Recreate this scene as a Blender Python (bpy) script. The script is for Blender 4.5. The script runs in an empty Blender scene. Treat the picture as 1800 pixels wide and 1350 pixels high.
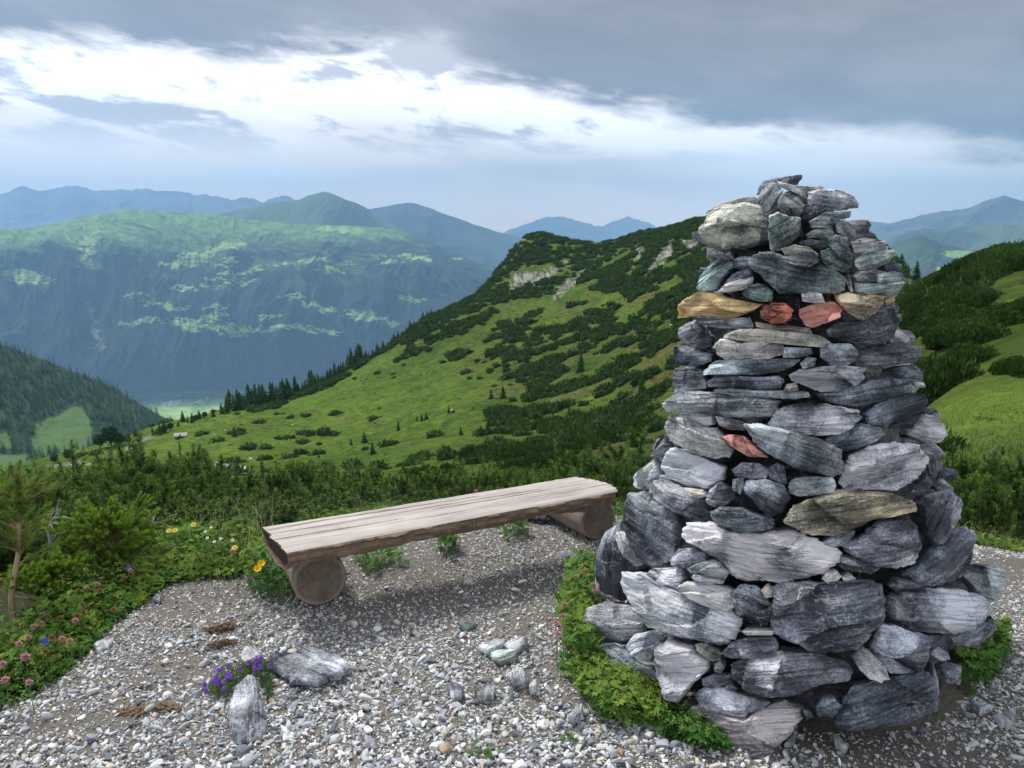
import bpy, math, random
import numpy as np

# ------------------------------------------------------------------ camera
S = bpy.context.scene
COL = S.collection
F = 1352.0                      # focal length in photo pixels (1800 wide)
PITCH = math.radians(10.27)
CAMZ = 1.6
cam_d = bpy.data.cameras.new("camera")
cam = bpy.data.objects.new("camera", cam_d)
COL.objects.link(cam)
cam.location = (0, 0, CAMZ)
cam.rotation_euler = (math.radians(90) - PITCH, 0, 0)
cam_d.sensor_width = 36.0
cam_d.lens = 36.0 * F / 1800.0
cam_d.clip_start = 0.05
cam_d.clip_end = 80000.0
S.camera = cam
S.view_settings.view_transform = 'Standard'
S.view_settings.look = 'None'
S.view_settings.exposure = 0.16
S.view_settings.gamma = 1.0
S.render.engine = 'CYCLES'
S.cycles.use_denoising = True
S.cycles.max_bounces = 5
S.cycles.diffuse_bounces = 3
S.cycles.volume_bounces = 0
S.cycles.use_adaptive_sampling = True
S.cycles.adaptive_threshold = 0.02

# ------------------------------------------------------------------ node helpers
class E:
    """tiny expression wrapper round shader node sockets"""
    def __init__(s, nt, v): s.nt = nt; s.v = v
    def _m(s, op, *o, clamp=False):
        n = s.nt.nodes.new('ShaderNodeMath'); n.operation = op; n.use_clamp = clamp
        for i, a in enumerate((s,) + o):
            a = a.v if isinstance(a, E) else a
            if isinstance(a, (int, float)): n.inputs[i].default_value = a
            else: s.nt.links.new(a, n.inputs[i])
        return E(s.nt, n.outputs[0])
    def __add__(s, o): return s._m('ADD', o)
    def __radd__(s, o): return s._m('ADD', o)
    def __sub__(s, o): return s._m('SUBTRACT', o)
    def __rsub__(s, o): return E(s.nt, 0.0 + o)._m('SUBTRACT', s) if not isinstance(o, E) else o - s
    def __mul__(s, o): return s._m('MULTIPLY', o)
    def __rmul__(s, o): return s._m('MULTIPLY', o)
    def __truediv__(s, o): return s._m('DIVIDE', o)
    def clamp(s): return s._m('ADD', 0.0, clamp=True)
    def pow(s, o): return s._m('POWER', o)
    def absv(s): return s._m('ABSOLUTE')
    def step(s, a, b):          # smoothstep from a to b
        n = s.nt.nodes.new('ShaderNodeMapRange'); n.interpolation_type = 'SMOOTHSTEP'
        for k, val in (('Value', s), ('From Min', a), ('From Max', b)):
            val = val.v if isinstance(val, E) else val
            if isinstance(val, (int, float)): n.inputs[k].default_value = val
            else: s.nt.links.new(val, n.inputs[k])
        return E(s.nt, n.outputs[0])

def vec(nt, x, y, z):
    n = nt.nodes.new('ShaderNodeCombineXYZ')
    for i, a in enumerate((x, y, z)):
        a = a.v if isinstance(a, E) else a
        if isinstance(a, (int, float)): n.inputs[i].default_value = a
        else: nt.links.new(a, n.inputs[i])
    return n.outputs[0]

def noise(nt, v, scale=1.0, detail=6, rough=0.55, dist=0.0, lac=2.0, out=0, dims='3D'):
    n = nt.nodes.new('ShaderNodeTexNoise'); n.noise_dimensions = dims
    nt.links.new(v, n.inputs['Vector'])
    n.inputs['Scale'].default_value = scale; n.inputs['Detail'].default_value = detail
    n.inputs['Roughness'].default_value = rough; n.inputs['Distortion'].default_value = dist
    n.inputs['Lacunarity'].default_value = lac
    return E(nt, n.outputs[out])

def mixc(nt, f, a, b, mode='MIX'):
    n = nt.nodes.new('ShaderNodeMix'); n.data_type = 'RGBA'; n.blend_type = mode
    for k, val in ((0, f), (6, a), (7, b)):
        val = val.v if isinstance(val, E) else val
        if isinstance(val, (int, float)): n.inputs[k].default_value = val
        elif isinstance(val, tuple): n.inputs[k].default_value = (val + (1,))[:4]
        else: nt.links.new(val, n.inputs[k])
    return n.outputs[2]

# ------------------------------------------------------------------ sky
SUN_EL, SUN_AZ = math.radians(54), math.radians(-46)    # azimuth from +Y towards +X
W = bpy.data.worlds.new("World"); S.world = W; W.use_nodes = True
nt = W.node_tree; nt.nodes.clear()
tc = nt.nodes.new('ShaderNodeTexCoord')
sep = nt.nodes.new('ShaderNodeSeparateXYZ'); nt.links.new(tc.outputs['Generated'], sep.inputs[0])
X, Y, Z = (E(nt, o) for o in sep.outputs)
az = X._m('ARCTAN2', Y); el = Z._m('ARCSINE')
V = vec(nt, az * 2.6 - el * 1.5, el * 9.0 + az * 1.6, 0.3)
V2 = vec(nt, az * 5.0, el * 26.0 + az * 3.0, 2.0)
n1 = noise(nt, V, 1.3, 8, 0.56, 0.15) - 0.5
n2 = noise(nt, V2, 1.0, 7, 0.55, 0.25)
n3 = noise(nt, V, 3.2, 8, 0.6, 0.3) - 0.5
nbig = noise(nt, V, 0.9, 3, 0.5)
edge = 0.222 - az.step(-0.22, 0.60) * 0.118 + n1 * 0.13 + n3 * 0.05 - (az + 0.5).step(0.35, 0.0) * 0.004
d = el - edge                                     # > 0 inside the dark deck
dark = d.step(-0.014, 0.016)
bandw = (d + 0.038) / 0.055
band = (bandw * bandw * -1.0)._m('EXPONENT')
bright = (band * 0.95 + n3 * 0.8 + n1 * 1.1 - d.step(-0.05, -0.115) * 0.60).clamp()
low = mixc(nt, el.step(0.0, 0.14), (2.70, 2.10, 1.52), (1.85, 1.60, 1.38))
streak = n2.step(0.50, 0.68) * 0.75
low = mixc(nt, streak, low, (2.2, 2.0, 1.75))
low = mixc(nt, noise(nt, V2, 0.45, 5, 0.5, 0.3).step(0.52, 0.72) * 0.55, low, (1.15, 0.98, 0.84))
low = mixc(nt, bright, low, (2.2, 2.1, 2.0))
# grey puffs in the bright band, and the dark deck above
puff = (n3 * 1.2 + n1 * 1.2 + 0.05).step(0.06, 0.22) * el.step(0.09, 0.15)
gb = (el - 0.092 - az * 0.03 - n3 * 0.02) / 0.013; ga_ = (az - 0.04) / 0.26
low = mixc(nt, ((gb * gb + ga_ * ga_) * -1.0)._m('EXPONENT') * 0.65, low, (1.15, 1.0, 0.88))
low = mixc(nt, puff * 0.8, low, (0.56, 0.49, 0.43))
cu = (az + 0.286) / 0.075; cv_ = (el - 0.080 - n3 * 0.03) / 0.013
low = mixc(nt, ((cu * cu + cv_ * cv_) * -1.0)._m('EXPONENT') * 0.8, low, (1.9, 1.9, 1.95))
deckc = mixc(nt, (n1 * 1.6 + n3 * 0.8 + 0.5).step(0.25, 0.95), (0.275, 0.192, 0.122), (0.46, 0.375, 0.29))
cl = mixc(nt, dark, low, deckc)
# high overhead and behind the camera the overcast is paler
back = Y.step(0.25, -0.35)
over = el.step(0.42, 0.95)
bk = (back + over).clamp()
cl = mixc(nt, bk, cl, (0.90, 0.88, 0.87))
sky = nt.nodes.new('ShaderNodeTexSky'); sky.sky_type = 'NISHITA'; sky.sun_disc = False
sky.sun_elevation = SUN_EL; sky.sun_rotation = SUN_AZ
sky.altitude = 2000
skyd = mixc(nt, 1.0, sky.outputs[0], (0.035, 0.03, 0.025), 'MULTIPLY')   # a little blue through thin cloud
tot = mixc(nt, 1.0, mixc(nt, 1.0, cl, (9.4, 9.4, 9.4), 'MULTIPLY'), skyd, 'ADD')
bg = nt.nodes.new('ShaderNodeBackground'); bg.inputs['Strength'].default_value = 0.1
nt.links.new(tot, bg.inputs[0])
wo = nt.nodes.new('ShaderNodeOutputWorld'); nt.links.new(bg.outputs[0], wo.inputs[0])
W.cycles.sampling_method = 'MANUAL'; W.cycles.sample_map_resolution = 512

sl = bpy.data.lights.new("sun", 'SUN'); sl.energy = 3.8; sl.angle = math.radians(13)
sl.color = (1.0, 0.95, 0.88)
so = bpy.data.objects.new("sun", sl); COL.objects.link(so)
so.rotation_euler = (math.radians(90) - SUN_EL, 0, math.pi - SUN_AZ)

# ------------------------------------------------------------------ maths helpers
rng = np.random.default_rng(7)
random.seed(7)
_P = rng.permutation(256); _P = np.concatenate([_P, _P, _P])
_G = rng.normal(size=(256, 3)); _G /= np.linalg.norm(_G, axis=1)[:, None]
def perlin(x, y, z=None):
    x = np.asarray(x, float); y = np.asarray(y, float)
    z = np.zeros_like(x) + (0.37 if z is None else z)
    xi = np.floor(x).astype(int); yi = np.floor(y).astype(int); zi = np.floor(z).astype(int)
    xf = x - xi; yf = y - yi; zf = z - zi
    xi &= 255; yi &= 255; zi &= 255
    u = xf**3 * (xf * (xf * 6 - 15) + 10); v = yf**3 * (yf * (yf * 6 - 15) + 10); w = zf**3 * (zf * (zf * 6 - 15) + 10)
    def g(a, b, c):
        h = _P[_P[_P[(xi + a) & 255] + ((yi + b) & 255)] + ((zi + c) & 255)]
        G = _G[h]
        return G[..., 0] * (xf - a) + G[..., 1] * (yf - b) + G[..., 2] * (zf - c)
    def L(a, b, t): return a + t * (b - a)
    return 1.5 * L(L(L(g(0,0,0), g(1,0,0), u), L(g(0,1,0), g(1,1,0), u), v),
                   L(L(g(0,0,1), g(1,0,1), u), L(g(0,1,1), g(1,1,1), u), v), w)
def fbm(x, y, z=None, o=5, r=0.5):
    s = 0; a = 1.0; f = 1.0
    for i in range(o):
        s = s + a * perlin(x * f + i * 17.3, y * f - i * 9.1, None if z is None else z * f + i * 3.7)
        a *= r; f *= 2.03
    return s
def ridged(x, y, o=5, r=0.5):
    s = 0; a = 1.0; f = 1.0
    for i in range(o):
        s = s + a * (1 - 2 * np.abs(perlin(x * f + i * 11.1, y * f + i * 5.7)))
        a *= r; f *= 2.07
    return s

CP, SP = math.cos(PITCH), math.sin(PITCH)
def ray(u, v):
    u = np.asarray(u, float); v = np.asarray(v, float)
    xs = (u - 900) / F; vs = (v - 675) / F
    return np.stack([xs, CP - vs * SP + 0 * xs, -SP - vs * CP + 0 * xs], -1)
def slope(u, v):                # (z-CAMZ)/r of a pixel's ray
    d = ray(u, v); return d[..., 2] / np.hypot(d[..., 0], d[..., 1])
def azim(u, v):
    d = ray(u, v); return np.arctan2(d[..., 0], d[..., 1])
def at_r(u, v, r):              # world point on the ray of a pixel at ground distance r
    d = ray(u, v); t = np.asarray(r) / np.hypot(d[..., 0], d[..., 1])
    return d * t[..., None] + np.array([0, 0, CAMZ])
def gnd(u, v, z=0.0):           # where that ray meets the height z
    d = ray(u, v); t = (z - CAMZ) / d[..., 2]
    return d * np.asarray(t)[..., None] + np.array([0, 0, CAMZ])
def pix(p):                     # photo pixel of a world point
    p = np.asarray(p, float); x = p[..., 0]; y = p[..., 1]; z = p[..., 2] - CAMZ
    dz = y * CP - z * SP; up = y * SP + z * CP
    dz = np.where(dz < 1e-3, 1e-3, dz)
    return 900 + F * x / dz, 675 - F * up / dz
def inpoly(x, y, poly):
    x = np.asarray(x, float); y = np.asarray(y, float)
    c = np.zeros(np.broadcast(x, y).shape, bool); n = len(poly)
    for i in range(n):
        x0, y0 = poly[i]; x1, y1 = poly[i - 1]
        if y0 == y1: continue
        k = ((y0 > y) != (y1 > y)) & (x < (x1 - x0) * (y - y0) / (y1 - y0) + x0)
        c ^= k
    return c
def sstep(x, a, b):
    t = np.clip((x - a) / (b - a), 0, 1); return t * t * (3 - 2 * t)

# ------------------------------------------------------------------ mesh helpers
def mesh(name, co, faces, mat=None, col=None, smooth=True, parent=None, uniform=None):
    """faces: (n,3)/(n,4) int array, or list of such arrays"""
    me = bpy.data.meshes.new(name)
    co = np.ascontiguousarray(co, np.float32)
    fl = faces if isinstance(faces, list) else [faces]
    fl = [np.asarray(f, np.int32) for f in fl if len(f)]
    me.vertices.add(len(co)); me.vertices.foreach_set('co', co.ravel())
    loops = np.concatenate([f.ravel() for f in fl])
    tot = np.concatenate([np.full(len(f), f.shape[1], np.int32) for f in fl])
    st = np.concatenate([[0], np.cumsum(tot)[:-1]]).astype(np.int32)
    me.loops.add(len(loops)); me.loops.foreach_set('vertex_index', loops)
    me.polygons.add(len(tot)); me.polygons.foreach_set('loop_start', st)
    me.polygons.foreach_set('loop_total', tot)
    me.polygons.foreach_set('use_smooth', np.full(len(tot), smooth, bool))
    if col is not None:
        a = me.color_attributes.new('Col', 'FLOAT_COLOR', 'POINT')
        c = np.ones((len(co), 4), np.float32); c[:, :3] = col
        a.data.foreach_set('color', c.ravel())
    me.update(calc_edges=True); me.validate()
    if mat: me.materials.append(mat)
    o = bpy.data.objects.new(name, me); COL.objects.link(o)
    if parent: o.parent = parent
    return o
def tag(o, label=None, cat=None, group=None, kind=None):
    if label: o['label'] = label
    if cat: o['category'] = cat
    if group: o['group'] = group
    if kind: o['kind'] = kind
    return o
def empty(name, loc, label, cat, group=None):
    o = bpy.data.objects.new(name, None); COL.objects.link(o); o.location = loc
    o.empty_display_size = 0.1
    return tag(o, label, cat, group)
def grid_faces(nr, nc, wrap=False):
    i = np.arange(nr - 1)[:, None]; j = np.arange(nc if wrap else nc - 1)[None, :]
    j2 = (j + 1) % nc
    return np.stack([i * nc + j, i * nc + j2, (i + 1) * nc + j2, (i + 1) * nc + j], -1).reshape(-1, 4)
def tube(pts, rad, n=6, cap=True):
    pts = np.asarray(pts, float); k = len(pts); rad = np.broadcast_to(rad, (k,))
    t = np.gradient(pts, axis=0); t /= np.linalg.norm(t, axis=1)[:, None] + 1e-9
    a = np.cross(t, [0.31, 0.17, 0.93]); a /= np.linalg.norm(a, axis=1)[:, None] + 1e-9
    b = np.cross(t, a)
    th = np.linspace(0, 2 * np.pi, n, endpoint=False)
    co = pts[:, None] + rad[:, None, None] * (a[:, None] * np.cos(th)[None, :, None] + b[:, None] * np.sin(th)[None, :, None])
    return co.reshape(-1, 3), grid_faces(k, n, True)
class Acc:
    def __init__(s): s.c = []; s.f = {3: [], 4: []}; s.k = []; s.n = 0
    def add(s, co, fa, col=None):
        co = np.asarray(co, float).reshape(-1, 3); fa = np.asarray(fa)
        s.f[fa.shape[1]].append(fa + s.n); s.c.append(co); s.n += len(co)
        s.k.append(np.broadcast_to(np.array([.5, .5, .5]) if col is None else col, (len(co), 3)))
    def mesh(s, name, mat, smooth=True, parent=None):
        return mesh(name, np.concatenate(s.c), [np.concatenate(v) for v in s.f.values() if v], mat,
                    np.concatenate(s.k), smooth, parent)

def new_mat(name):
    m = bpy.data.materials.new(name); m.use_nodes = True
    nt = m.node_tree; b = nt.nodes['Principled BSDF']
    b.inputs['Roughness'].default_value = 0.9
    b.inputs['Specular IOR Level'].default_value = 0.25
    return m, nt, b
def attr(nt, name='Col'):
    n = nt.nodes.new('ShaderNodeAttribute'); n.attribute_name = name; return n
def bump(nt, b, h, dist, strength=1.0):
    n = nt.nodes.new('ShaderNodeBump'); n.inputs['Distance'].default_value = dist
    n.inputs['Strength'].default_value = strength
    nt.links.new(h.v if isinstance(h, E) else h, n.inputs['Height'])
    nt.links.new(n.outputs[0], b.inputs['Normal'])
def pos(nt):
    return nt.nodes.new('ShaderNodeNewGeometry').outputs['Position']

def col_mat(name, amp=0.35, scale=8.0, rough=0.9, bumpd=0.0, detail=5, spec=0.2, trans=0.0):
    """material: 'Col' attribute varied by noise"""
    m, nt, b = new_mat(name)
    p = pos(nt); n = noise(nt, p, scale, detail, 0.6)
    f = n * (2 * amp) + (1 - amp)
    c = mixc(nt, 1.0, attr(nt).outputs['Color'], vec(nt, f, f, f), 'MULTIPLY')
    nt.links.new(c, b.inputs['Base Color'])
    b.inputs['Roughness'].default_value = rough; b.inputs['Specular IOR Level'].default_value = spec
    if bumpd: bump(nt, b, n, bumpd)
    if trans:
        t = nt.nodes.new('ShaderNodeBsdfTranslucent'); nt.links.new(c, t.inputs[0])
        mx = nt.nodes.new('ShaderNodeMixShader'); mx.inputs[0].default_value = trans
        nt.links.new(b.outputs[0], mx.inputs[1]); nt.links.new(t.outputs[0], mx.inputs[2])
        nt.links.new(mx.outputs[0], nt.nodes['Material Output'].inputs[0])
    return m
# ================================================================== TERRAIN
# profile columns of the near hillside: photo column -> (distance, photo row)
COLS = {
 -400: [(30,900),(100,880),(250,862),(350,850),(600,950),(1200,1050)],
 0:   [(30,905),(100,870),(250,838),(350,832),(500,900),(900,1000)],
 100: [(30,900),(90,865),(170,845),(290,815),(385,803),(500,860),(900,980)],
 200: [(30,890),(80,862),(160,840),(300,795),(400,778),(520,830),(900,950)],
 320: [(30,890),(100,850),(200,815),(300,775),(420,740),(550,800),(900,950)],
 430: [(30,885),(100,840),(200,800),(330,745),(430,712),(560,780),(900,930)],
 620: [(30,880),(80,850),(150,815),(230,775),(330,715),(430,660),(480,640),(600,720),(900,900)],
 750: [(30,880),(80,845),(150,790),(220,745),(300,690),(400,620),(500,556),(600,640),(900,900)],
 880: [(30,870),(60,850),(120,795),(200,735),(280,670),(380,590),(480,520),(580,470),(700,560),(1000,900)],
 915: [(640,412),(580,450),(760,500)],
 960: [(30,870),(60,845),(120,790),(200,720),(300,640),(400,560),(500,490),(600,430),(640,406),(760,500),(1000,800)],
 1050:[(30,870),(60,840),(100,790),(160,740),(240,660),(340,570),(440,500),(560,450),(640,426),(760,520),(1000,800)],
 1130:[(30,860),(60,830),(100,770),(150,720),(230,630),(330,540),(430,470),(560,420),(600,410),(740,500),(1000,800)],
 1240:[(25,870),(50,825),(90,760),(140,690),(210,600),(300,510),(400,440),(500,395),(540,381),(680,480),(1000,800)],
 1400:[(20,860),(40,820),(80,740),(130,660),(200,560),(300,470),(400,400),(450,388),(600,480),(1000,800)],
 1520:[(30,820),(60,730),(100,640),(150,560),(250,480),(350,420),(400,414),(520,500),(1000,800)],
 1600:[(20,820),(40,740),(60,660),(90,600),(150,540),(220,500),(300,488),(420,560),(1000,850)],
 1650:[(14,830),(25,760),(40,690),(60,610),(90,540),(130,498),(200,520),(300,560),(1000,850)],
 1740:[(12,830),(20,770),(35,690),(55,590),(80,495),(105,458),(160,505),(300,600),(1000,850)],
 1850:[(12,830),(20,770),(35,680),(55,570),(80,478),(100,449),(160,505),(300,600),(1000,850)],
 2200:[(12,820),(20,750),(35,650),(60,520),(100,430),(200,480),(1000,850)],
}
_pts = []
for u, lst in COLS.items():
    for r, v in lst:
        _pts.append((float(azim(u, v)), math.log(r), float(slope(u, v))))
for a in np.radians([-52, -40, -30, -20, -10, 0, 10, 20, 30, 40, 52]):
    for r, z in ((2.0, 0), (3.0, 0), (4.0, 0.0), (4.6, -0.06), (6.0, -0.75), (8.0, -1.55), (12.0, -3.1)):
        if a > 0.42 and r > 9: continue
        if a > 0.30 and r < 7: z *= 0.55
        if a > 0.30 and r == 8.0: z = -1.1
        _pts.append((a, math.log(r), (z - CAMZ) / r))
_pts = np.array(_pts)
_K = 1.6
def _phi(d2): return 0.5 * d2 * np.log(d2 + 1e-12)
_A = np.stack([_pts[:, 0] * _K * 2, _pts[:, 1]], 1)
_D = ((_A[:, None] - _A[None]) ** 2).sum(-1)
_n = len(_A); _M = np.zeros((_n + 3, _n + 3))
_M[:_n, :_n] = _phi(_D) + np.eye(_n) * 0.004
_M[:_n, _n] = 1; _M[:_n, _n + 1:] = _A; _M[_n, :_n] = 1; _M[_n + 1:, :_n] = _A.T
_w = np.linalg.solve(_M, np.concatenate([_pts[:, 2], [0, 0, 0]]))
def height(x, y, detail=True):
    x = np.asarray(x, float); y = np.asarray(y, float); shp = x.shape
    x = x.ravel(); y = y.ravel()
    r = np.hypot(x, y) + 1e-6; a = np.clip(np.arctan2(x, y), -0.95, 0.95)
    rr = np.clip(r, 2.0, 1100)
    q = np.stack([a * _K * 2, np.log(rr)], 1); s = np.empty(len(q))
    for i in range(0, len(q), 20000):
        c = q[i:i + 20000]
        s[i:i + 20000] = _phi(((c[:, None] - _A[None]) ** 2).sum(-1)) @ _w[:_n] + _w[_n] + c @ _w[_n + 1:]
    z = CAMZ + s * rr
    near = 1 - sstep(r, 3.6, 5.2)
    z = z * (1 - near)
    far = sstep(r, 900, 1500); z = z * (1 - far) + far * -1290
    if detail:
        amp = sstep(r, 4, 12)
        z = z + near * 0.018 * fbm(x * 1.1, y * 1.1, o=4)
        z = z + amp * 0.10 * fbm(x / 2.2, y / 2.2, o=3)
        g = sstep(r, 60, 260)
        z = z + g * (2.2 * fbm(x / 45, y / 45, o=3) + 0.8 * fbm(x / 11 + 5, y / 11, o=3))
    return z.reshape(shp)

azs = np.radians(np.concatenate([np.linspace(-180, -46, 34)[:-1], np.linspace(-46, 46, 900), np.linspace(46, 180, 34)[1:-1]]))
rs = np.concatenate([[0.05, 0.6, 1.2], np.exp(np.linspace(math.log(1.7), math.log(1150), 520)), [1250, 1350, 1500]])
RR, AA = np.meshgrid(rs, azs, indexing='ij')
GX = RR * np.sin(AA); GY = RR * np.cos(AA); GZ = height(GX, GY)
PU, PV = pix(np.stack([GX, GY, GZ], -1))
PV = np.where(GY > 0.3, PV, 3000)

EDGE_L = [(-400,1500),(-100,1330),(0,1255),(40,1235),(110,1190),(165,1130),(210,1085),(250,1060),(290,1025),(350,1012),(420,1005),(445,990),(470,925),(560,905),(700,885),(900,880),(1040,870),(1100,860),(1250,870),(1500,890),(1640,905),(1700,905),(1760,908),(1850,915),(2300,930)]
_el = np.array([gnd(u, v)[:2] for u, v in EDGE_L])
_eaz = np.arctan2(_el[:, 0], _el[:, 1]); _er = np.hypot(_el[:, 0], _el[:, 1])
def gravel_edge(x, y):          # >0 inside the gravelled area (metres inside its outer border)
    a = np.arctan2(x, y); r = np.hypot(x, y)
    e = np.interp(a, _eaz, _er)
    return e + 0.10 * perlin(np.asarray(a) * 9, 0 * np.asarray(a) + 1.5) + 0.05 * perlin(np.asarray(a) * 30, 0 * np.asarray(a)) - r
inside = sstep(gravel_edge(GX, GY), -0.06, 0.06)

ROCKS = [[(888,505),(905,478),(925,470),(945,482),(965,468),(985,462),(975,488),(940,500),(905,508)],
 [(965,522),(985,500),(1010,488),(1030,470),(1022,492),(1000,512),(975,528)],
 [(1112,462),(1120,438),(1143,422),(1138,445),(1122,460)],
 [(1130,490),(1150,455),(1172,430),(1186,418),(1184,440),(1165,465),(1140,492)],
 [(740,558),(752,545),(768,538),(764,550),(748,560)],
 [(985,462),(1000,455),(1008,462),(995,470)],[(1190,430),(1230,415),(1238,440),(1205,440)],
 [(1585,470),(1605,490),(1625,505),(1610,515),(1588,505)],[(905,430),(912,418),(922,416),(915,432)]]
rock = np.zeros(GX.shape)
wob_u = 13 * fbm(GX / 9, GY / 9, o=5, r=.65); wob_v = 13 * fbm(GX / 9 + 40, GY / 9, o=5, r=.65)
far_m = GY > 60
for pl in ROCKS:
    rock[inpoly(PU + wob_u, PV + wob_v, pl) & far_m] = 1
# colours of the ground itself
gn = fbm(GX / 34, GY / 34, o=6, r=.6); gn2 = fbm(GX / 7 + 9, GY / 7, o=4)
lush = sstep(PU, 1000, 650) * sstep(PV, 600, 700)      # the grazed meadow is fresher than the steep slope
green = np.stack([0.078 + 0.03 * gn + 0.03 * gn2 + .016 * lush, 0.130 + 0.035 * gn + 0.03 * gn2 + .036 * lush, 0.018 + 0.006 * gn + 0 * lush], -1)
heath = sstep(fbm(GX / 18 + 31, GY / 26 - 7, o=4) + 0.45 * sstep(PU, 760, 1000) * sstep(PV, 520, 640) - 0.1, 0.28, 0.75)[..., None] * sstep(RR, 25, 60)[..., None]
green = green * (1 - 0.75 * heath) + heath * 0.75 * np.array([0.115, 0.115, 0.035])
red = sstep(fbm(GX / 4 + 3, GY / 4 + 8, o=4), 0.55, 0.8)[..., None] * sstep(RR, 14, 30)[..., None] * sstep(PU, 820, 900)[..., None]
green = green * (1 - 0.6 * red) + 0.6 * red * np.array([0.14, 0.07, 0.03])
rn = np.clip(0.24 + 0.22 * fbm(GX / 3.5, GY / 3.5 + GZ / 2.0, o=5, r=.7), .05, .5)
rock *= sstep(fbm(GX / 5 + 3, GY / 5, o=4, r=.65), -.55, -.30)
rk = np.stack([rn, rn * .96, rn * .88], -1)
col = green * (1 - rock[..., None]) + rk * rock[..., None]
soil = np.array([0.045, 0.050, 0.025])
nearsoil = (1 - sstep(RR, 9, 25))[..., None]
col = col * (1 - nearsoil) + nearsoil * soil
dirt = np.stack([0.130 + 0.05 * gn2, 0.118 + 0.045 * gn2, 0.102 + 0.04 * gn2], -1)
col = col * (1 - inside[..., None]) + dirt * inside[..., None]
# farm track and yard down in the meadow
TRACK = [(95,812),(150,796),(190,783),(235,772)]
for pl in ([(60,820),(135,812),(230,812),(232,816),(135,817),(60,826)], [(350,822),(380,812),(420,816),(428,832),(400,850),(360,845)],
           [(168,835),(205,825),(235,833),(225,858),(175,862)], [(218,790),(240,776),(268,765),(270,768),(244,780),(224,793)]):
    m = inpoly(PU + wob_u * 0.2, PV + wob_v * 0.15, pl) & far_m
    col[m] = (0.33, 0.30, 0.24)

m_ground, nt, b = new_mat("ground")
p = pos(nt)
vd = nt.nodes.new('ShaderNodeVectorMath'); vd.operation = 'LENGTH'; nt.links.new(p, vd.inputs[0])
dist = E(nt, vd.outputs['Value'])
nf = noise(nt, p, 60, 5, 0.65); nm = noise(nt, p, 0.35, 9, 0.72); ng = noise(nt, p, 9.0, 5, 0.6)
farw = dist.step(20, 70)
n25 = noise(nt, p, 2.2, 6, 0.7)
f = (nf * 0.9 + 0.55) * ((n25 - 0.5) * dist.step(5, 12) * 2.4 + 1.0) * (1.0 - farw) + ((nm - 0.5) * 3.4 + 1.0)._m('MAXIMUM', 0.25) * farw
c = mixc(nt, 1.0, attr(nt).outputs['Color'], vec(nt, f, f, f * 0.95 + 0.03), 'MULTIPLY')
nt.links.new(c, b.inputs['Base Color']); b.inputs['Specular IOR Level'].default_value = 0.1
bp = nt.nodes.new('ShaderNodeBump'); bp.inputs['Distance'].default_value = 0.01
nt.links.new((nf + ng).v, bp.inputs['Height'])
bp2 = nt.nodes.new('ShaderNodeBump'); bp2.inputs['Distance'].default_value = 2.2
nt.links.new((nm * farw).v, bp2.inputs['Height']); nt.links.new(bp.outputs[0], bp2.inputs['Normal'])
nt.links.new(bp2.outputs[0], b.inputs['Normal'])
ground = mesh("ground", np.stack([GX, GY, GZ], -1).reshape(-1, 3)[:, :], grid_faces(len(rs), len(azs), True)[:, ::-1],
              m_ground, col.reshape(-1, 3))
tag(ground, kind='structure')

# ------------------------------------------------------------------ far mountains
def interp_rows(us, rows, t):
    """rows: list of (t, r, [(u,v)...]) -> v, r at every (t, u), smooth in t"""
    ts = np.array([q[0] for q in rows]); rr = np.array([q[1] for q in rows])
    vv = np.array([np.interp(us, [a for a, _ in q[2]], [b for _, b in q[2]]) for q in rows])
    V_ = np.empty((len(t), len(us)))
    for j in range(len(us)): V_[:, j] = np.interp(t, ts, vv[:, j])
    return V_, np.interp(t, ts, rr)

def range_mesh(name, u0, u1, nu, rows, nt_, mat, colfn, crest_amp=2.0, amp=60.0, lam=900.0, back=True, smooth_crest=2):
    us = np.linspace(u0, u1, nu); t = np.linspace(0, 1, nt_)
    V_, R_ = interp_rows(us, rows, t)
    k = np.hanning(2 * smooth_crest + 3); k /= k.sum()
    h = len(k) // 2
    for i in range(nt_):
        V_[i] = np.convolve(np.pad(V_[i], h, mode='edge'), k, 'valid')
    V_ += crest_amp * (t[:, None] ** 2) * fbm(us[None] / 34 + 0 * t[:, None], 0 * us[None] + R_[-1] / 997.0, o=5, r=0.6)
    U = np.broadcast_to(us[None], V_.shape)
    R = np.broadcast_to(R_[:, None], V_.shape).copy()
    P = at_r(U, V_, R)
    x, y = P[..., 0], P[..., 1]
    # erosion: gullies running down the slope, displaced mostly towards/away from the valley
    uu = U / 1352.0 * R_[-1]
    g = ridged(uu / lam + 0.35 * fbm(uu / lam, R / lam, o=2), R / (lam * 3.2), o=5, r=0.55)
    w = np.sin(np.clip(t, 0, 1) * np.pi)[:, None] ** 0.6
    dr = amp * 2.6 * g * w
    rad = np.stack([x, y], -1); rad /= np.linalg.norm(rad, axis=-1)[..., None]
    P[..., 0] += rad[..., 0] * dr * -1; P[..., 1] += rad[..., 1] * dr * -1
    P[..., 2] += amp * 0.35 * g * w + amp * 0.35 * fbm(x / lam * 2.2, y / lam * 2.2, o=5) * w
    C = colfn(U, V_, P, g)
    if back:
        bp_ = P[-1:].copy(); bp_[..., :2] *= 1.12; bp_[..., 2] = P[-1:, :, 2] - 0.10 * R_[-1]
        P = np.concatenate([P, bp_]); C = np.concatenate([C, C[-1:]])
    o = mesh(name, P.reshape(-1, 3), grid_faces(P.shape[0], P.shape[1])[:, ::1], mat, C.reshape(-1, 3))
    tag(o, kind='structure')
    return o, P

m_mtn = col_mat("mountain", 0.55, 0.018, 0.95, 9.0, 9)
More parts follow.
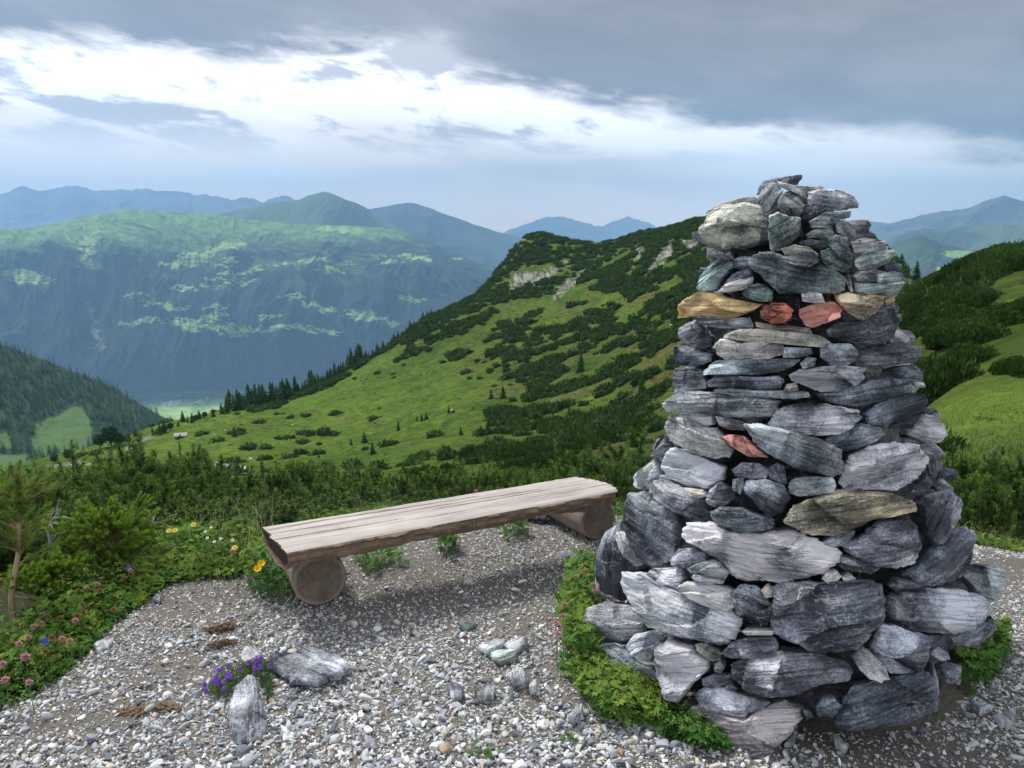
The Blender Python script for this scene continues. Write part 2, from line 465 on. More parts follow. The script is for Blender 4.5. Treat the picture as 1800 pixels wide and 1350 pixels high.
# meadows on the great mountain: centre, half-axes (photo px /2 frame), tilt
MEAD = [(50,490,33,11,12),(345,455,55,11,-20),(410,443,20,6,0),(320,468,22,6,-20),(405,468,20,5,-25),(365,474,13,3,0),(390,493,25,4,-10),(425,486,20,5,-15),(455,482,15,4,0),(500,472,17,3,0),(325,512,18,4,0),(430,499,18,3,0),(575,485,15,4,0),(672,456,18,3,0),(725,457,23,4,0),(805,459,11,4,0),(595,405,35,6,0),(265,542,10,5,0),(300,543,25,4,0),(380,548,25,5,0),(245,570,38,4,-12),(325,569,35,7,0),(382,566,23,7,0),(350,580,30,4,0),(415,585,45,8,0),(535,584,55,6,0),(655,560,40,8,15),(730,534,20,5,0),(555,545,23,4,15),(620,554,10,7,0),(380,510,20,3,-20),(515,530,15,3,0),(480,585,20,4,0),(160,440,40,10,-70),(690,470,30,2,0),(240,525,14,3,0),(560,470,60,2,0),(470,560,16,3,0)]
def col_big(U, V_, P, g):
    x, y, z = P[..., 0], P[..., 1], P[..., 2]
    f1 = fbm(x / 420, y / 420 + z / 300, o=6, r=0.6)
    forest = np.array([0.012, 0.026, 0.014]); alp = np.array([0.14, 0.26, 0.055]); meadow = np.array([0.34, 0.50, 0.14])
    line = 432 - 26 * sstep(U, 500, 860) + 12 * sstep(U, 250, 0)
    a = sstep(V_ + 26 * f1, line + 26, line - 26)[..., None]
    C = forest * (1 - a) + alp * a
    C = C * (1 + 0.55 * fbm(U / 14, V_ / 7, o=6, r=.75))[..., None]
    # upper clearings
    cl_ = (sstep(f1, 0.25, 0.5) * sstep(V_, 560, 470) * 0.35)[..., None]
    C = C * (1 - cl_) + cl_ * alp
    du = 24 * fbm(U / 26, V_ / 9, o=6, r=0.7); dv = 6 * fbm(U / 20 + 9, V_ / 7, o=6, r=0.7)
    mk = np.zeros(U.shape)
    for cx, cy, rx, ry, an in MEAD:
        ca, sa = math.cos(math.radians(an)), math.sin(math.radians(an))
        X_ = (U + du - cx); Y_ = (V_ + dv - cy)
        q = ((X_ * ca + Y_ * sa) / rx) ** 2 + ((-X_ * sa + Y_ * ca) / ry) ** 2
        mk = np.maximum(mk, 1 - sstep(q, 0.75, 1.25))
    holes = sstep(fbm(U / 9, V_ / 3.2 + 4, o=5, r=0.75), 0.05, 0.4)
    mk = mk * (1 - 0.85 * holes)
    mk = mk[..., None]
    C = C * (1 - mk) + meadow * mk * (1 + 0.2 * f1[..., None])
    # bare ravine
    rv = np.interp(V_, [380, 470, 545, 590, 640], [215, 190, 158, 172, 178])
    rw = np.exp(-((U + du * 0.6 - rv) / 3.0) ** 2) * sstep(V_, 520, 560) * sstep(V_, 650, 600)
    C = C * (1 - rw[..., None] * 0.7) + rw[..., None] * 0.7 * np.array([0.36, 0.34, 0.31])
    return C
CREST = [(-300,405),(0,404),(60,399),(120,388),(180,375),(215,370),(240,367),(270,371),(330,373),(390,379),(450,387),(520,394),(600,396),(670,400),(720,410),(760,425),(800,447),(840,462),(870,468),(930,490),(1000,520),(1200,600)]
MID1 = [(-300,560),(0,560),(160,600),(300,548),(450,550),(600,560),(760,575),(900,600),(1200,660)]
MID2 = [(-300,455),(0,452),(120,450),(240,448),(400,455),(560,458),(700,468),(800,485),(870,500),(1000,550),(1200,630)]
MFOOT = [(-300,700),(0,700),(200,694),(330,686),(460,684),(600,694),(900,720),(1200,740)]
great, _ = range_mesh("mountain", -800, 1050, 1650, [(0, 6900, MFOOT), (0.42, 7700, MID1), (0.74, 8500, MID2), (1.0, 9600, CREST)],
                      430, m_mtn, col_big, 1.2, 135.0, 1000.0)
def col_alp(a_, b_):
    def fn(U, V_, P, g):
        f1 = sstep(fbm(P[..., 0] / 700, P[..., 1] / 700, o=5) + 0.4 * (g - 0.6), -0.3, 0.5)[..., None]
        return np.array(a_) * (1 - f1) + np.array(b_) * f1
    return fn
range_mesh("mountain", 300, 960, 500, [(0, 10300, [(300, 480), (960, 560)]), (1, 12000, [(300,400),(380,378),(430,366),(480,358),(520,353),(545,343),(557,340),(570,337),(582,341),(600,346),(620,354),(645,368),(680,388),(720,410),(780,440),(860,470),(960,500)])],
           110, m_mtn, col_alp((0.05, 0.08, 0.04), (0.11, 0.17, 0.07)), 2.0, 60.0, 800.0)
range_mesh("mountain", 560, 1120, 400, [(0, 13000, [(560, 470), (1120, 560)]), (1, 15500, [(560,400),(640,369),(680,362),(705,358),(725,357),(750,364),(790,378),(830,393),(870,406),(910,416),(960,440),(1120,480)])],
           100, m_mtn, col_alp((0.03, 0.05, 0.035), (0.07, 0.10, 0.06)), 2.0, 90.0, 1200.0)
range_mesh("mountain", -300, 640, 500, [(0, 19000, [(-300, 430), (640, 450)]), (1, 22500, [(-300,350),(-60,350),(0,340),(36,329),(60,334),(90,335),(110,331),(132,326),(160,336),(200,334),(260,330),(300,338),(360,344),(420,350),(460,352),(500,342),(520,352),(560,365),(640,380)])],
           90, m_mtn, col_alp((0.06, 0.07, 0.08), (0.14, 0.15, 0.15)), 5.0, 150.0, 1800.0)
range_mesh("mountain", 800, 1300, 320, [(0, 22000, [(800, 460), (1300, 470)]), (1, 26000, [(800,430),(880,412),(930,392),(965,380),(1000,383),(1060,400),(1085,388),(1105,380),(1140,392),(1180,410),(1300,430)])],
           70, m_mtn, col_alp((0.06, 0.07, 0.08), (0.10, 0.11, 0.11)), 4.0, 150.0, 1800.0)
range_mesh("mountain", 1440, 2100, 420, [(0, 14000, [(1440, 450), (2100, 460)]), (1, 17500, [(1440,400),(1500,388),(1530,389),(1560,395),(1600,383),(1650,374),(1700,366),(1740,352),(1765,344),(1800,352),(1850,340),(1950,360),(2100,370)])],
           90, m_mtn, col_alp((0.05, 0.06, 0.07), (0.11, 0.13, 0.12)), 3.0, 140.0, 1500.0)
range_mesh("mountain", 1500, 2100, 420, [(0, 9500, [(1500, 520), (2100, 520)]), (1, 11500, [(1500,450),(1560,420),(1600,405),(1625,401),(1660,405),(1700,395),(1745,394),(1800,396),(1900,390),(2100,410)])],
           100, m_mtn, col_alp((0.03, 0.05, 0.03), (0.09, 0.14, 0.06)), 2.0, 90.0, 1100.0)
def col_r(U, V_, P, g):
    C = col_alp((0.025, 0.05, 0.025), (0.05, 0.09, 0.035))(U, V_, P, g)
    du = 9 * fbm(P[..., 0] / 120, P[..., 1] / 120, o=5)
    for cx, cy, rx, ry in ((1690, 447, 34, 7), (1650, 478, 12, 4), (1790, 455, 20, 5)):
        m = ((U + du - cx) / rx) ** 2 + ((V_ + du * .4 - cy) / ry) ** 2 < 1
        C[m] = (0.20, 0.34, 0.09)
    return C
range_mesh("mountain", 1480, 2100, 420, [(0, 5200, [(1480, 560), (2100, 560)]), (1, 7000, [(1480,480),(1540,455),(1575,430),(1600,421),(1620,415),(1660,430),(1700,440),(1750,452),(1800,450),(1900,440),(2100,450)])],
           130, m_mtn, col_r, 2.0, 60.0, 700.0)

# valley floor with its fields
vx, vy = np.meshgrid(np.linspace(-9500, 2500, 400), np.linspace(4300, 7900, 200))
vz = np.full(vx.shape, -1296.0) + 4 * fbm(vx / 500, vy / 500, o=3) + 200 * sstep(vy, 4900, 4300)
m_val, nt, b = new_mat("valley_fields")
p = pos(nt)
mp = nt.nodes.new('ShaderNodeMapping'); nt.links.new(p, mp.inputs[0]); mp.inputs['Scale'].default_value = (1 / 170, 1 / 420, 0.0); mp.inputs['Rotation'].default_value = (0, 0, 0.5)
vo = nt.nodes.new('ShaderNodeTexVoronoi'); vo.distance = 'CHEBYCHEV'; nt.links.new(mp.outputs[0], vo.inputs['Vector']); vo.inputs['Scale'].default_value = 1.0; vo.inputs['Randomness'].default_value = 0.8
sp = nt.nodes.new('ShaderNodeSeparateColor'); nt.links.new(vo.outputs['Color'], sp.inputs[0])
k = E(nt, sp.outputs[0])
c = mixc(nt, k, (0.20, 0.36, 0.045), (0.38, 0.54, 0.10))
c = mixc(nt, E(nt, sp.outputs[1]).step(0.90, 0.92), c, (0.36, 0.32, 0.20))
c = mixc(nt, noise(nt, p, 0.012, 6, 0.7).step(0.56, 0.64), c, (0.03, 0.07, 0.03))
nt.links.new(c, b.inputs['Base Color'])
vf = mesh("valley_floor", np.stack([vx, vy, vz], -1).reshape(-1, 3), grid_faces(200, 400), m_val)
tag(vf, kind='structure')

# wooded hill on the left, across the side valley
HCREST = [(-300,560),(-100,580),(0,604),(60,626),(120,650),(170,668),(220,694),(270,724),(305,742),(345,770),(400,810),(460,850)]
HFOOT = [(-300,900),(0,890),(150,885),(300,870),(460,880)]
CLEAR = [[(58,762),(66,738),(98,728),(140,712),(158,735),(166,760),(160,782),(120,792),(75,800),(55,790)],
         [(-40,770),(10,758),(26,768),(18,785),(-40,800)], [(-60,815),(0,800),(45,795),(60,812),(40,830),(-60,840)]]
def col_hill(U, V_, P, g):
    C = np.broadcast_to(np.array([0.030, 0.060, 0.022]), U.shape + (3,)).copy()
    du = 3 * fbm(P[..., 0] / 60, P[..., 1] / 60, o=3)
    for pl in CLEAR: C[inpoly(U + du, V_ + du, pl)] = (0.085, 0.155, 0.04)
    return C
m_hill = col_mat("wooded_hill", 0.4, 0.05, 0.95, 2.0, 6)
hill, HP = range_mesh("hill", -700, 440, 560, [(0, 1250, HFOOT), (1, 1900, HCREST)], 180, m_hill, col_hill, 1.5, 9.0, 260.0)

# ------------------------------------------------------------------ haze: one closed box of even, pale air
hz0, hz1 = -1420.0, 2350.0; hx = 30000.0; hy0, hy1 = -3000.0, 30500.0
hv = np.array([(x, y, z) for x in (-hx, hx) for y in (hy0, hy1) for z in (hz0, hz1)])
hf = np.array([(0, 1, 3, 2), (4, 6, 7, 5), (0, 4, 5, 1), (2, 3, 7, 6), (0, 2, 6, 4), (1, 5, 7, 3)])
mh = bpy.data.materials.new("haze"); mh.use_nodes = True
n = mh.node_tree; n.nodes.remove(n.nodes['Principled BSDF'])
pv = n.nodes.new('ShaderNodeVolumePrincipled')
pv.inputs['Color'].default_value = (0.27, 0.56, 1.0, 1); pv.inputs['Density'].default_value = 7.2e-5
pv.inputs['Anisotropy'].default_value = 0.4
n.links.new(pv.outputs[0], n.nodes['Material Output'].inputs['Volume'])
haze = mesh("haze", hv, hf, mh, smooth=False)
tag(haze, kind='stuff')
# ================================================================== STONES
def stone_material(name):
    m, nt, b = new_mat(name)
    tc = nt.nodes.new('ShaderNodeTexCoord'); oi = nt.nodes.new('ShaderNodeObjectInfo')
    s = nt.nodes.new('ShaderNodeSeparateXYZ'); nt.links.new(tc.outputs['Object'], s.inputs[0])
    x, y, z = (E(nt, o) for o in s.outputs)
    rnd = E(nt, oi.outputs['Random']) * 71.0
    light = E(nt, oi.outputs['Alpha'])
    base = vec(nt, x + rnd, y + rnd, z + rnd)
    warp = noise(nt, base, 5.0, 3, 0.5) - 0.5
    zz = z + warp * 0.035
    v1 = vec(nt, x * 3.0 + rnd, y * 5.0, zz * 95.0)
    v2 = vec(nt, x * 7.0 + rnd, y * 16.0 + 3.0, zz * 260.0)
    strata = noise(nt, v1, 1.0, 5, 0.62, 0.4)
    fine = noise(nt, v2, 1.0, 4, 0.6, 0.3)
    patch = noise(nt, base, 7.0, 6, 0.6, 0.4)
    grit = noise(nt, base, 140.0, 3, 0.6)
    big = noise(nt, base, 2.6, 4, 0.6, 0.8)
    k = (strata * 0.24 + fine * 0.20 + patch * 1.0 + big * 0.9 + grit * 0.45 - 1.395) * 2.15 + light + 0.19
    k = k.clamp()
    ramp = nt.nodes.new('ShaderNodeValToRGB'); nt.links.new(k.v, ramp.inputs[0])
    cr = ramp.color_ramp
    cr.elements[0].position = 0.0; cr.elements[0].color = (0.036, 0.039, 0.046, 1)
    cr.elements[1].position = 1.0; cr.elements[1].color = (0.68, 0.68, 0.68, 1)
    e = cr.elements.new(0.38); e.color = (0.098, 0.105, 0.124, 1)
    e = cr.elements.new(0.70); e.color = (0.32, 0.328, 0.348, 1)
    c = mixc(nt, 1.0, mixc(nt, 1.0, ramp.outputs[0], attr(nt).outputs['Color'], 'MULTIPLY'), oi.outputs['Color'], 'MULTIPLY')
    # quartz veins crossing the layers
    vv = vec(nt, x + warp * 0.10 + rnd, y, z * 1.2 + warp * 0.1)
    vn = noise(nt, vv, 9.0, 5, 0.55, 0.9) - 0.5
    vein = vn.absv().step(0.016, 0.002) * noise(nt, base, 3.3, 2).step(0.50, 0.60)
    c = mixc(nt, vein * 0.55, c, (0.55, 0.56, 0.58))
    # speckles of pale lichen, some rusty
    vo = nt.nodes.new('ShaderNodeTexVoronoi'); nt.links.new(base, vo.inputs['Vector']); vo.inputs['Scale'].default_value = 55.0
    spk = E(nt, vo.outputs['Distance']).step(0.30, 0.16) * noise(nt, base, 9.0, 3).step(0.56, 0.66)
    c = mixc(nt, spk * 0.5, c, (0.50, 0.51, 0.50))
    rust = noise(nt, base, 4.1, 5, 0.6, 0.5).step(0.645, 0.70) * noise(nt, base, 30.0, 3).step(0.45, 0.6)
    c = mixc(nt, rust * 0.55, c, (0.22, 0.13, 0.06))
    nt.links.new(c, b.inputs['Base Color'])
    b.inputs['Roughness'].default_value = 0.62; b.inputs['Specular IOR Level'].default_value = 0.42
    crack = strata.step(0.36, 0.44)
    bump(nt, b, strata * 0.50 + fine * 0.30 + patch * 0.40 + grit * 0.16 + crack * 0.22, 0.013, 1.0)
    return m
m_stone = stone_material("schist")

def smoothmin(a, b, k): 
    h = np.clip(0.5 + 0.5 * (b - a) / k, 0, 1); return b * (1 - h) + a * h - k * h * (1 - h)
def stone_geo(poly, seed, df, T, N=110, plates=1.0, flat=False):
    """poly: (k,2) outline in metres round its own centre (x along the layers). front = -Y.
       df: how far the face bulges, T: how deep the stone goes back"""
    rg = np.random.default_rng(seed)
    P = np.asarray(poly, float)
    a = 0.5 * np.sum(P[:, 0] * np.roll(P[:, 1], -1) - np.roll(P[:, 0], -1) * P[:, 1])
    if a < 0: P = P[::-1]
    # round corners a little, resample
    Q = np.roll(P, -1, 0); seg = np.linalg.norm(Q - P, axis=1); L = seg.sum()
    cum = np.concatenate([[0], np.cumsum(seg)])
    s = np.linspace(0, L, N, endpoint=False)
    B = np.stack([np.interp(s, cum, np.append(P[:, i], P[0, i])) for i in (0, 1)], 1)
    size = math.sqrt(abs(a)); ext = P.max(0) - P.min(0); mn = min(ext)
    th = s / L * 2 * np.pi; so_ = rg.uniform(0, 100)
    nb = fbm(np.cos(th) * 3.0 + so_, np.sin(th) * 3.0, o=6, r=0.75)
    c0 = B.mean(0)
    D = B - c0; rl = np.linalg.norm(D, axis=1)[:, None]
    B = c0 + D * (1 + 0.055 * nb[:, None] * min(1.0, mn / 0.05))
    rr = np.array([1, .99, .975, .955, .93, .90, .865, .825, .78, .735, .69, .645, .60, .55, .50, .45, .40, .34, .28, .21, .13, .05])
    pts = []
    nz = (B - c0)
    X = c0[0] + rr[:, None] * nz[None, :, 0]; Z = c0[1] + rr[:, None] * nz[None, :, 1]
    # facets: the face is the lower hull of a few tilted planes
    h = np.full(X.shape, 1.0)
    npl = rg.integers(3, 6); ang0 = rg.uniform(0, 6.28)
    xn, zn = (X - c0[0]) / (ext[0] / 2), (Z - c0[1]) / (ext[1] / 2)
    for i in range(npl):
        an = ang0 + i * 6.28 / npl + rg.uniform(-.5, .5)
        g = rg.uniform(0.5, 1.9); off = rg.uniform(0.85, 1.1)
        h = np.minimum(h, off - g * np.maximum(0, xn * math.cos(an) + zn * math.sin(an) - rg.uniform(-0.1, 0.6)))
    h = h - 0.30 * rg.uniform(-1, 1) * xn - 0.25 * rg.uniform(-1, 1) * zn
    # top bevel that catches the sky
    h = np.minimum(h, 1.05 - rg.uniform(0.5, 1.6) * np.maximum(0, zn - rg.uniform(0.15, 0.6)))
    if flat:
        h = 0.8 + 0.22 * xn * rg.choice([-1, 1]) - 0.30 * np.maximum(0, zn - .1) - .5 * np.maximum(0, -zn - .55)
    edge = (1 - rr[:, None] ** 22) ** 0.6
    d = df * np.clip(h, 0.15, 1.3) * edge
    # fractured cells, drawn out along the layers, each its own little plane
    nc = int(np.clip(size / 0.045, 3, 13)); cs = np.stack([rg.uniform(B[:, 0].min(), B[:, 0].max(), nc), rg.uniform(B[:, 1].min(), B[:, 1].max(), nc)], 1)
    dd = np.stack([((X - a_[0]) / 2.1) ** 2 + (Z - a_[1] + .25 * (X - a_[0]) * sg) ** 2 for a_, sg in zip(cs, rg.choice([-1, 0, 1], nc))], 0)
    ci = dd.argmin(0); go = rg.uniform(-1, 1, nc) * 0.013; gx = rg.normal(0, .14, nc); gz = rg.normal(0, .45, nc)
    cell = go[ci] + gx[ci] * (X - cs[ci, 0]) + gz[ci] * (Z - cs[ci, 1])
    d = d + plates * np.clip(cell, -.028, .026) * np.minimum(1, (1 - rr[:, None]) * 10) * min(1, mn / 0.09)
    # layers breaking in steps
    lay = Z / 0.018 + 1.2 * fbm(X * 6 + so_, Z * 6, o=3)
    fr = lay - np.floor(lay); idx = np.floor(lay)
    st = perlin(idx * 0.71 + so_, X * 9 + so_, idx * 0.0 + 3.3)
    dz_ = 0.0045 * plates * st + 0.0025 * plates * sstep(fr, 0.0, 0.2) * sstep(fr, 1.0, 0.75)
    dn = 0.007 * fbm(X * 14 + so_, Z * 22, o=4, r=0.6)
    d = d + (dz_ + dn) * np.minimum(1, (1 - rr[:, None]) * 14) * min(1, mn / 0.09)
    rings = [np.stack([X[i], -d[i], Z[i]], 1) for i in range(len(rr) - 1, -1, -1)]   # centre -> rim
    for q, ins in ((0.06, .985), (0.16, .94), (0.35, .90), (0.65, .84), (0.9, .72), (1.0, .45)):
        w = 1 + 0.05 * fbm(np.cos(th) * 2 + so_ + q * 9, np.sin(th) * 2 + q, o=3)
        R_ = c0 + nz * ins * w[:, None]
        rings.append(np.stack([R_[:, 0], np.full(N, T * q), R_[:, 1]], 1))
    co = np.concatenate(rings); nr = len(rings)
    f4 = grid_faces(nr, N, True)
    ctr = np.array([[c0[0], -d[-1].mean(), c0[1]], [c0[0], T, c0[1]]])
    tone_ = (rg.uniform(.72, 1.32, nc))[ci]
    cc_ = np.ones(len(co) + 2); cc_[:ci.size] = tone_[::-1][-ci.shape[0]:].ravel()[:ci.size]
    stone_geo.col = np.repeat(cc_[:, None], 3, 1)
    co = np.concatenate([co, ctr]); j = np.arange(N); j2 = (j + 1) % N; n0 = nr * N
    f3 = np.concatenate([np.stack([np.full(N, n0), j2, j], 1)[:, ::1], np.stack([np.full(N, n0 + 1), (nr - 1) * N + j, (nr - 1) * N + j2], 1)])
    return co, f4, f3

CZ = np.array([0, .2, .6, 1.02, 1.3, 1.56, 1.75, 1.87]); CR = np.array([.80, .77, .65, .50, .43, .385, .24, .08])
DC = 2.93
AX = np.array([1.168, DC])
def axx(z): return AX[0] - 0.066 * z          # the pile leans a touch to the left
TONE = {'d': ((.94, 1, 1.07), .32), 'k': ((.90, .96, 1.05), .20), 'g': ((.95, 1, 1.06), .51), 'l': ((.97, 1.0, 1.03), .64), 'w': ((1.0, 1.0, 1.0), .80),
        'n': ((.80, .97, .90), .50), 'm': ((.74, .95, .88), .36), 'b': ((1.10, 1.0, .82), .48), 't': ((1.25, 1.05, .72), .66),
        'o': ((1.25, .90, .45), .84), 'r': ((1.25, .36, .22), .72), 's': ((1.38, .64, .53), .82), 'p': ((1.03, 1.0, .97), .60), 'h': ((.98, .99, 1.04), .66), 'B': ((1.04, 1.0, .86), .58)}
def T1(pts): return [(1100 + x / 2.5714, 280 + y / 2.5714) for x, y in pts]
def T2(pts): return [(1000 + x / 2.25, 780 + y / 2.25) for x, y in pts]
ST = []      # (tone, outline in photo px, label or None)
def A(t, *p, lab=None): ST.append((t, T1(p), lab))
def B(t, *p, lab=None): ST.append((t, T2(p), lab))
A('g',(585,168),(598,125),(625,93),(665,84),(800,66),(800,88),(777,117),(730,112),(660,112),(620,150), lab="pointed slate slab on the very top of the cairn")
A('g',(590,185),(615,140),(660,100),(690,108),(713,142),(690,180),(652,237),(620,240),(590,217))
A('g',(680,98),(760,116),(822,122),(824,145),(740,145),(700,128))
A('b',(738,138),(822,128),(824,200),(800,205),(765,165))
A('n',(686,180),(710,148),(745,138),(787,160),(812,210),(810,240),(785,264),(740,258),(700,238),(682,210), lab="rounded grey-green stone near the top")
A('g',(818,148),(870,133),(960,136),(1032,163),(1060,203),(1052,220),(980,233),(880,236),(815,205), lab="wide flat slab jutting right near the top")
A('p',(790,122),(890,118),(905,138),(822,148))
A('n',(645,250),(690,236),(740,255),(794,263),(796,300),(782,350),(737,392),(692,424),(650,415),(642,340))
A('B',(372,240),(440,206),(540,192),(604,212),(643,280),(648,330),(622,372),(560,404),(490,422),(430,424),(385,395),(362,330), lab="big pale boulder with rusty lichen at the upper left")
A('b',(358,242),(430,198),(530,173),(594,166),(606,214),(540,202),(440,216),(370,270))
A('n',(318,345),(338,300),(370,272),(385,330),(382,392),(328,370))
A('k',(810,212),(860,198),(908,206),(902,237),(850,268),(800,275),(798,240))
A('g',(888,238),(1022,233),(1017,264),(960,279),(900,266),(878,252))
A('d',(822,282),(878,252),(942,263),(958,290),(920,312),(835,312))
A('g',(945,285),(1000,278),(1040,308),(1042,352),(1010,370),(950,332))
A('n',(804,342),(850,318),(930,308),(946,330),(922,354),(818,360))
A('p',(772,375),(830,358),(914,373),(916,397),(880,412),(800,400))
A('m',(908,360),(950,338),(1002,353),(1018,390),(992,418),(930,410),(910,387))
A('b',(695,402),(760,383),(832,396),(880,430),(874,456),(800,428),(715,436))
A('m',(876,415),(920,400),(982,418),(1026,453),(1024,492),(982,514),(920,494),(880,462))
A('n',(543,455),(600,418),(662,413),(720,438),(770,423),(842,418),(874,445),(884,475),(942,493),(992,538),(1004,590),(950,612),(860,610),(780,614),(690,605),(640,565),(600,515),(558,492), lab="large grey-green stone in the middle of the upper cairn")
A('n',(1032,455),(1070,428),(1150,413),(1217,404),(1226,430),(1182,472),(1120,499),(1050,504),(1030,480))
A('p',(1014,375),(1070,356),(1132,360),(1144,380),(1090,399),(1024,404))
A('g',(1026,400),(1140,383),(1194,393),(1190,412),(1080,431),(1026,424))
A('p',(1128,373),(1170,368),(1194,400),(1150,399))
A('n',(1155,480),(1215,458),(1245,475),(1243,502),(1200,514),(1160,504))
A('n',(1125,520),(1200,503),(1254,508),(1258,545),(1234,592),(1222,624),(1130,620),(1036,604),(1026,558),(1130,562))
A('h',(1028,530),(1060,503),(1130,498),(1134,552),(1100,563),(1043,553))
A('w',(998,516),(1012,518),(1029,602),(1015,604),(998,560))
A('m',(330,592),(338,528),(380,478),(430,453),(482,458),(493,490),(452,542),(424,594),(370,604))
A('d',(335,525),(400,448),(470,412),(495,450),(420,470),(370,510))
A('d',(440,567),(478,518),(540,492),(574,498),(580,528),(520,550),(450,575))
A('k',(483,448),(530,436),(580,440),(575,495),(520,502),(488,492))
A('p',(403,602),(450,562),(540,532),(580,528),(580,562),(540,590),(460,603), lab="pinkish sliver lying above the ochre slab")
A('m',(522,605),(560,568),(600,556),(642,573),(670,600),(662,648),(600,645),(538,625))
A('o',(233,660),(260,632),(330,595),(420,608),(522,638),(624,656),(592,684),(500,716),(440,722),(330,709),(238,718), lab="ochre yellow slab jutting out at the left")
A('r',(602,690),(625,658),(670,646),(727,650),(760,680),(752,712),(720,742),(660,748),(613,722), lab="round brick-red stone under the overhang")
A('s',(780,680),(840,653),(900,643),(942,643),(978,675),(978,712),(900,744),(840,765),(813,757),(783,710), lab="salmon pink stone beside the red one")
A('w',(791,603),(830,598),(887,603),(905,652),(850,652),(793,642), lab="small white block on top of the pink stone")
A('t',(938,610),(1000,600),(1100,613),(1162,616),(1173,650),(1132,692),(1080,732),(1050,726),(998,692),(948,640), lab="tan wedge-shaped stone with dark cracks")
A('o',(1168,635),(1212,617),(1215,640),(1175,662))
A('d',(898,770),(950,736),(1040,731),(1080,724),(1140,676),(1182,662),(1222,678),(1242,730),(1224,792),(1170,840),(1080,840),(1000,830),(918,802))
A('d',(300,712),(450,718),(562,713),(584,740),(578,768),(430,765),(310,745))
A('b',(583,733),(640,743),(720,753),(842,763),(850,788),(750,790),(650,774),(583,757))
A('b',(446,790),(500,768),(620,763),(762,778),(882,793),(934,830),(900,852),(780,844),(650,829),(560,829),(490,819),(446,807), lab="long brownish flat slab below the red stones")
A('g',(240,800),(243,758),(290,732),(342,738),(354,780),(332,812),(290,824),(248,818))
A('d',(280,822),(330,786),(394,798),(390,844),(350,862),(298,849))
A('p',(390,850),(420,810),(460,813),(520,828),(620,823),(712,838),(722,882),(650,904),(540,916),(470,919),(418,894))
A('d',(711,848),(842,853),(850,882),(780,897),(706,899))
A('g',(876,855),(920,832),(1012,830),(1053,860),(1048,912),(990,939),(920,929),(876,897))
A('d',(1046,870),(1100,842),(1250,825),(1333,848),(1341,892),(1312,919),(1200,934),(1060,934),(1044,902), lab="smooth blue-grey block on the right side")
A('h',(1180,805),(1220,757),(1262,788),(1288,815),(1270,834),(1180,836))
A('k',(210,850),(260,825),(332,848),(352,868),(399,878),(393,912),(320,939),(228,934),(212,890))
A('d',(350,952),(400,908),(500,905),(600,902),(722,898),(794,903),(762,937),(690,964),(600,974),(470,974),(355,974))
A('g',(785,925),(820,890),(866,898),(852,937),(798,949))
A('d',(216,940),(300,942),(354,950),(352,985),(366,1010),(364,1037),(290,1046),(207,1034),(211,985))
A('k',(360,1005),(400,982),(500,975),(600,982),(692,977),(724,1005),(712,1033),(640,1049),(560,1044),(450,1039),(372,1029))
A('g',(731,975),(780,947),(880,934),(1000,931),(1094,943),(1089,987),(1042,1029),(980,1049),(880,1054),(798,1024),(741,1002))
A('d',(1166,950),(1220,932),(1312,927),(1338,965),(1344,1002),(1280,1009),(1210,989),(1161,972))
A('g',(385,1040),(460,1036),(600,1046),(720,1046),(834,1053),(839,1077),(760,1086),(600,1079),(480,1069),(395,1053))
A('B',(711,1050),(725,1017),(772,1012),(784,1042),(750,1054))
A('d',(846,1058),(950,1046),(1100,998),(1200,986),(1284,998),(1314,1030),(1250,1064),(1150,1094),(1060,1124),(960,1115),(866,1084))
A('w',(1290,1008),(1348,1008),(1353,1032),(1310,1034))
A('l',(162,1115),(203,1068),(300,1046),(420,1056),(600,1071),(704,1093),(694,1122),(657,1164),(560,1170),(430,1170),(300,1154),(176,1143), lab="longest pale slab, spanning the left half of the cairn")
A('g',(641,1190),(678,1128),(780,1101),(900,1101),(1052,1132),(1074,1165),(1042,1203),(980,1244),(860,1253),(740,1234),(656,1214))
A('k',(1066,1150),(1130,1107),(1200,1076),(1300,1051),(1358,1058),(1369,1100),(1333,1164),(1290,1220),(1200,1220),(1096,1204))
A('g',(272,1155),(330,1142),(402,1158),(414,1200),(340,1214),(282,1198))
A('p',(398,1158),(480,1172),(545,1190),(544,1228),(470,1224),(416,1202))
A('p',(176,1185),(198,1152),(272,1152),(290,1205),(420,1212),(454,1250),(494,1300),(483,1350),(380,1352),(290,1324),(198,1274),(176,1232))
A('s',(428,1248),(480,1242),(532,1247),(584,1297),(655,1352),(560,1349),(498,1314), lab="slanting salmon sliver wedged between grey blocks")
ST.append(('g', [(1308,747),(1330,743),(1400,760),(1450,774),(1480,790),(1484,832),(1466,842),(1400,825),(1350,798),(1323,777)], None))
A('k',(886,1270),(960,1231),(1060,1191),(1152,1211),(1184,1240),(1142,1269),(1060,1304),(990,1324),(926,1304))
A('l',(1262,1243),(1298,1192),(1350,1147),(1402,1161),(1439,1198),(1452,1247),(1402,1284),(1338,1289))
A('d',(1341,1140),(1400,1127),(1422,1150),(1418,1174),(1346,1153))
A('k',(120,1345),(135,1280),(175,1241),(204,1290),(200,1335),(184,1350))
B('l',(368,62),(400,12),(460,26),(562,67),(624,95),(616,143),(560,179),(480,177),(396,134),(366,97))
B('l',(262,132),(298,92),(345,52),(374,100),(380,153),(330,180),(296,184),(258,168))
B('g',(321,185),(333,142),(400,146),(462,177),(524,213),(564,270),(558,299),(480,296),(396,259),(336,217), lab="blue-grey block with fine white veins")
B('d',(356,122),(430,142),(454,165),(420,169),(360,155))
B('d',(541,225),(558,178),(600,146),(654,178),(659,217),(620,249),(578,254))
B('B',(451,172),(530,182),(550,210),(500,219),(466,197))
B('g',(641,105),(680,72),(752,77),(799,105),(787,138),(720,140),(651,127))
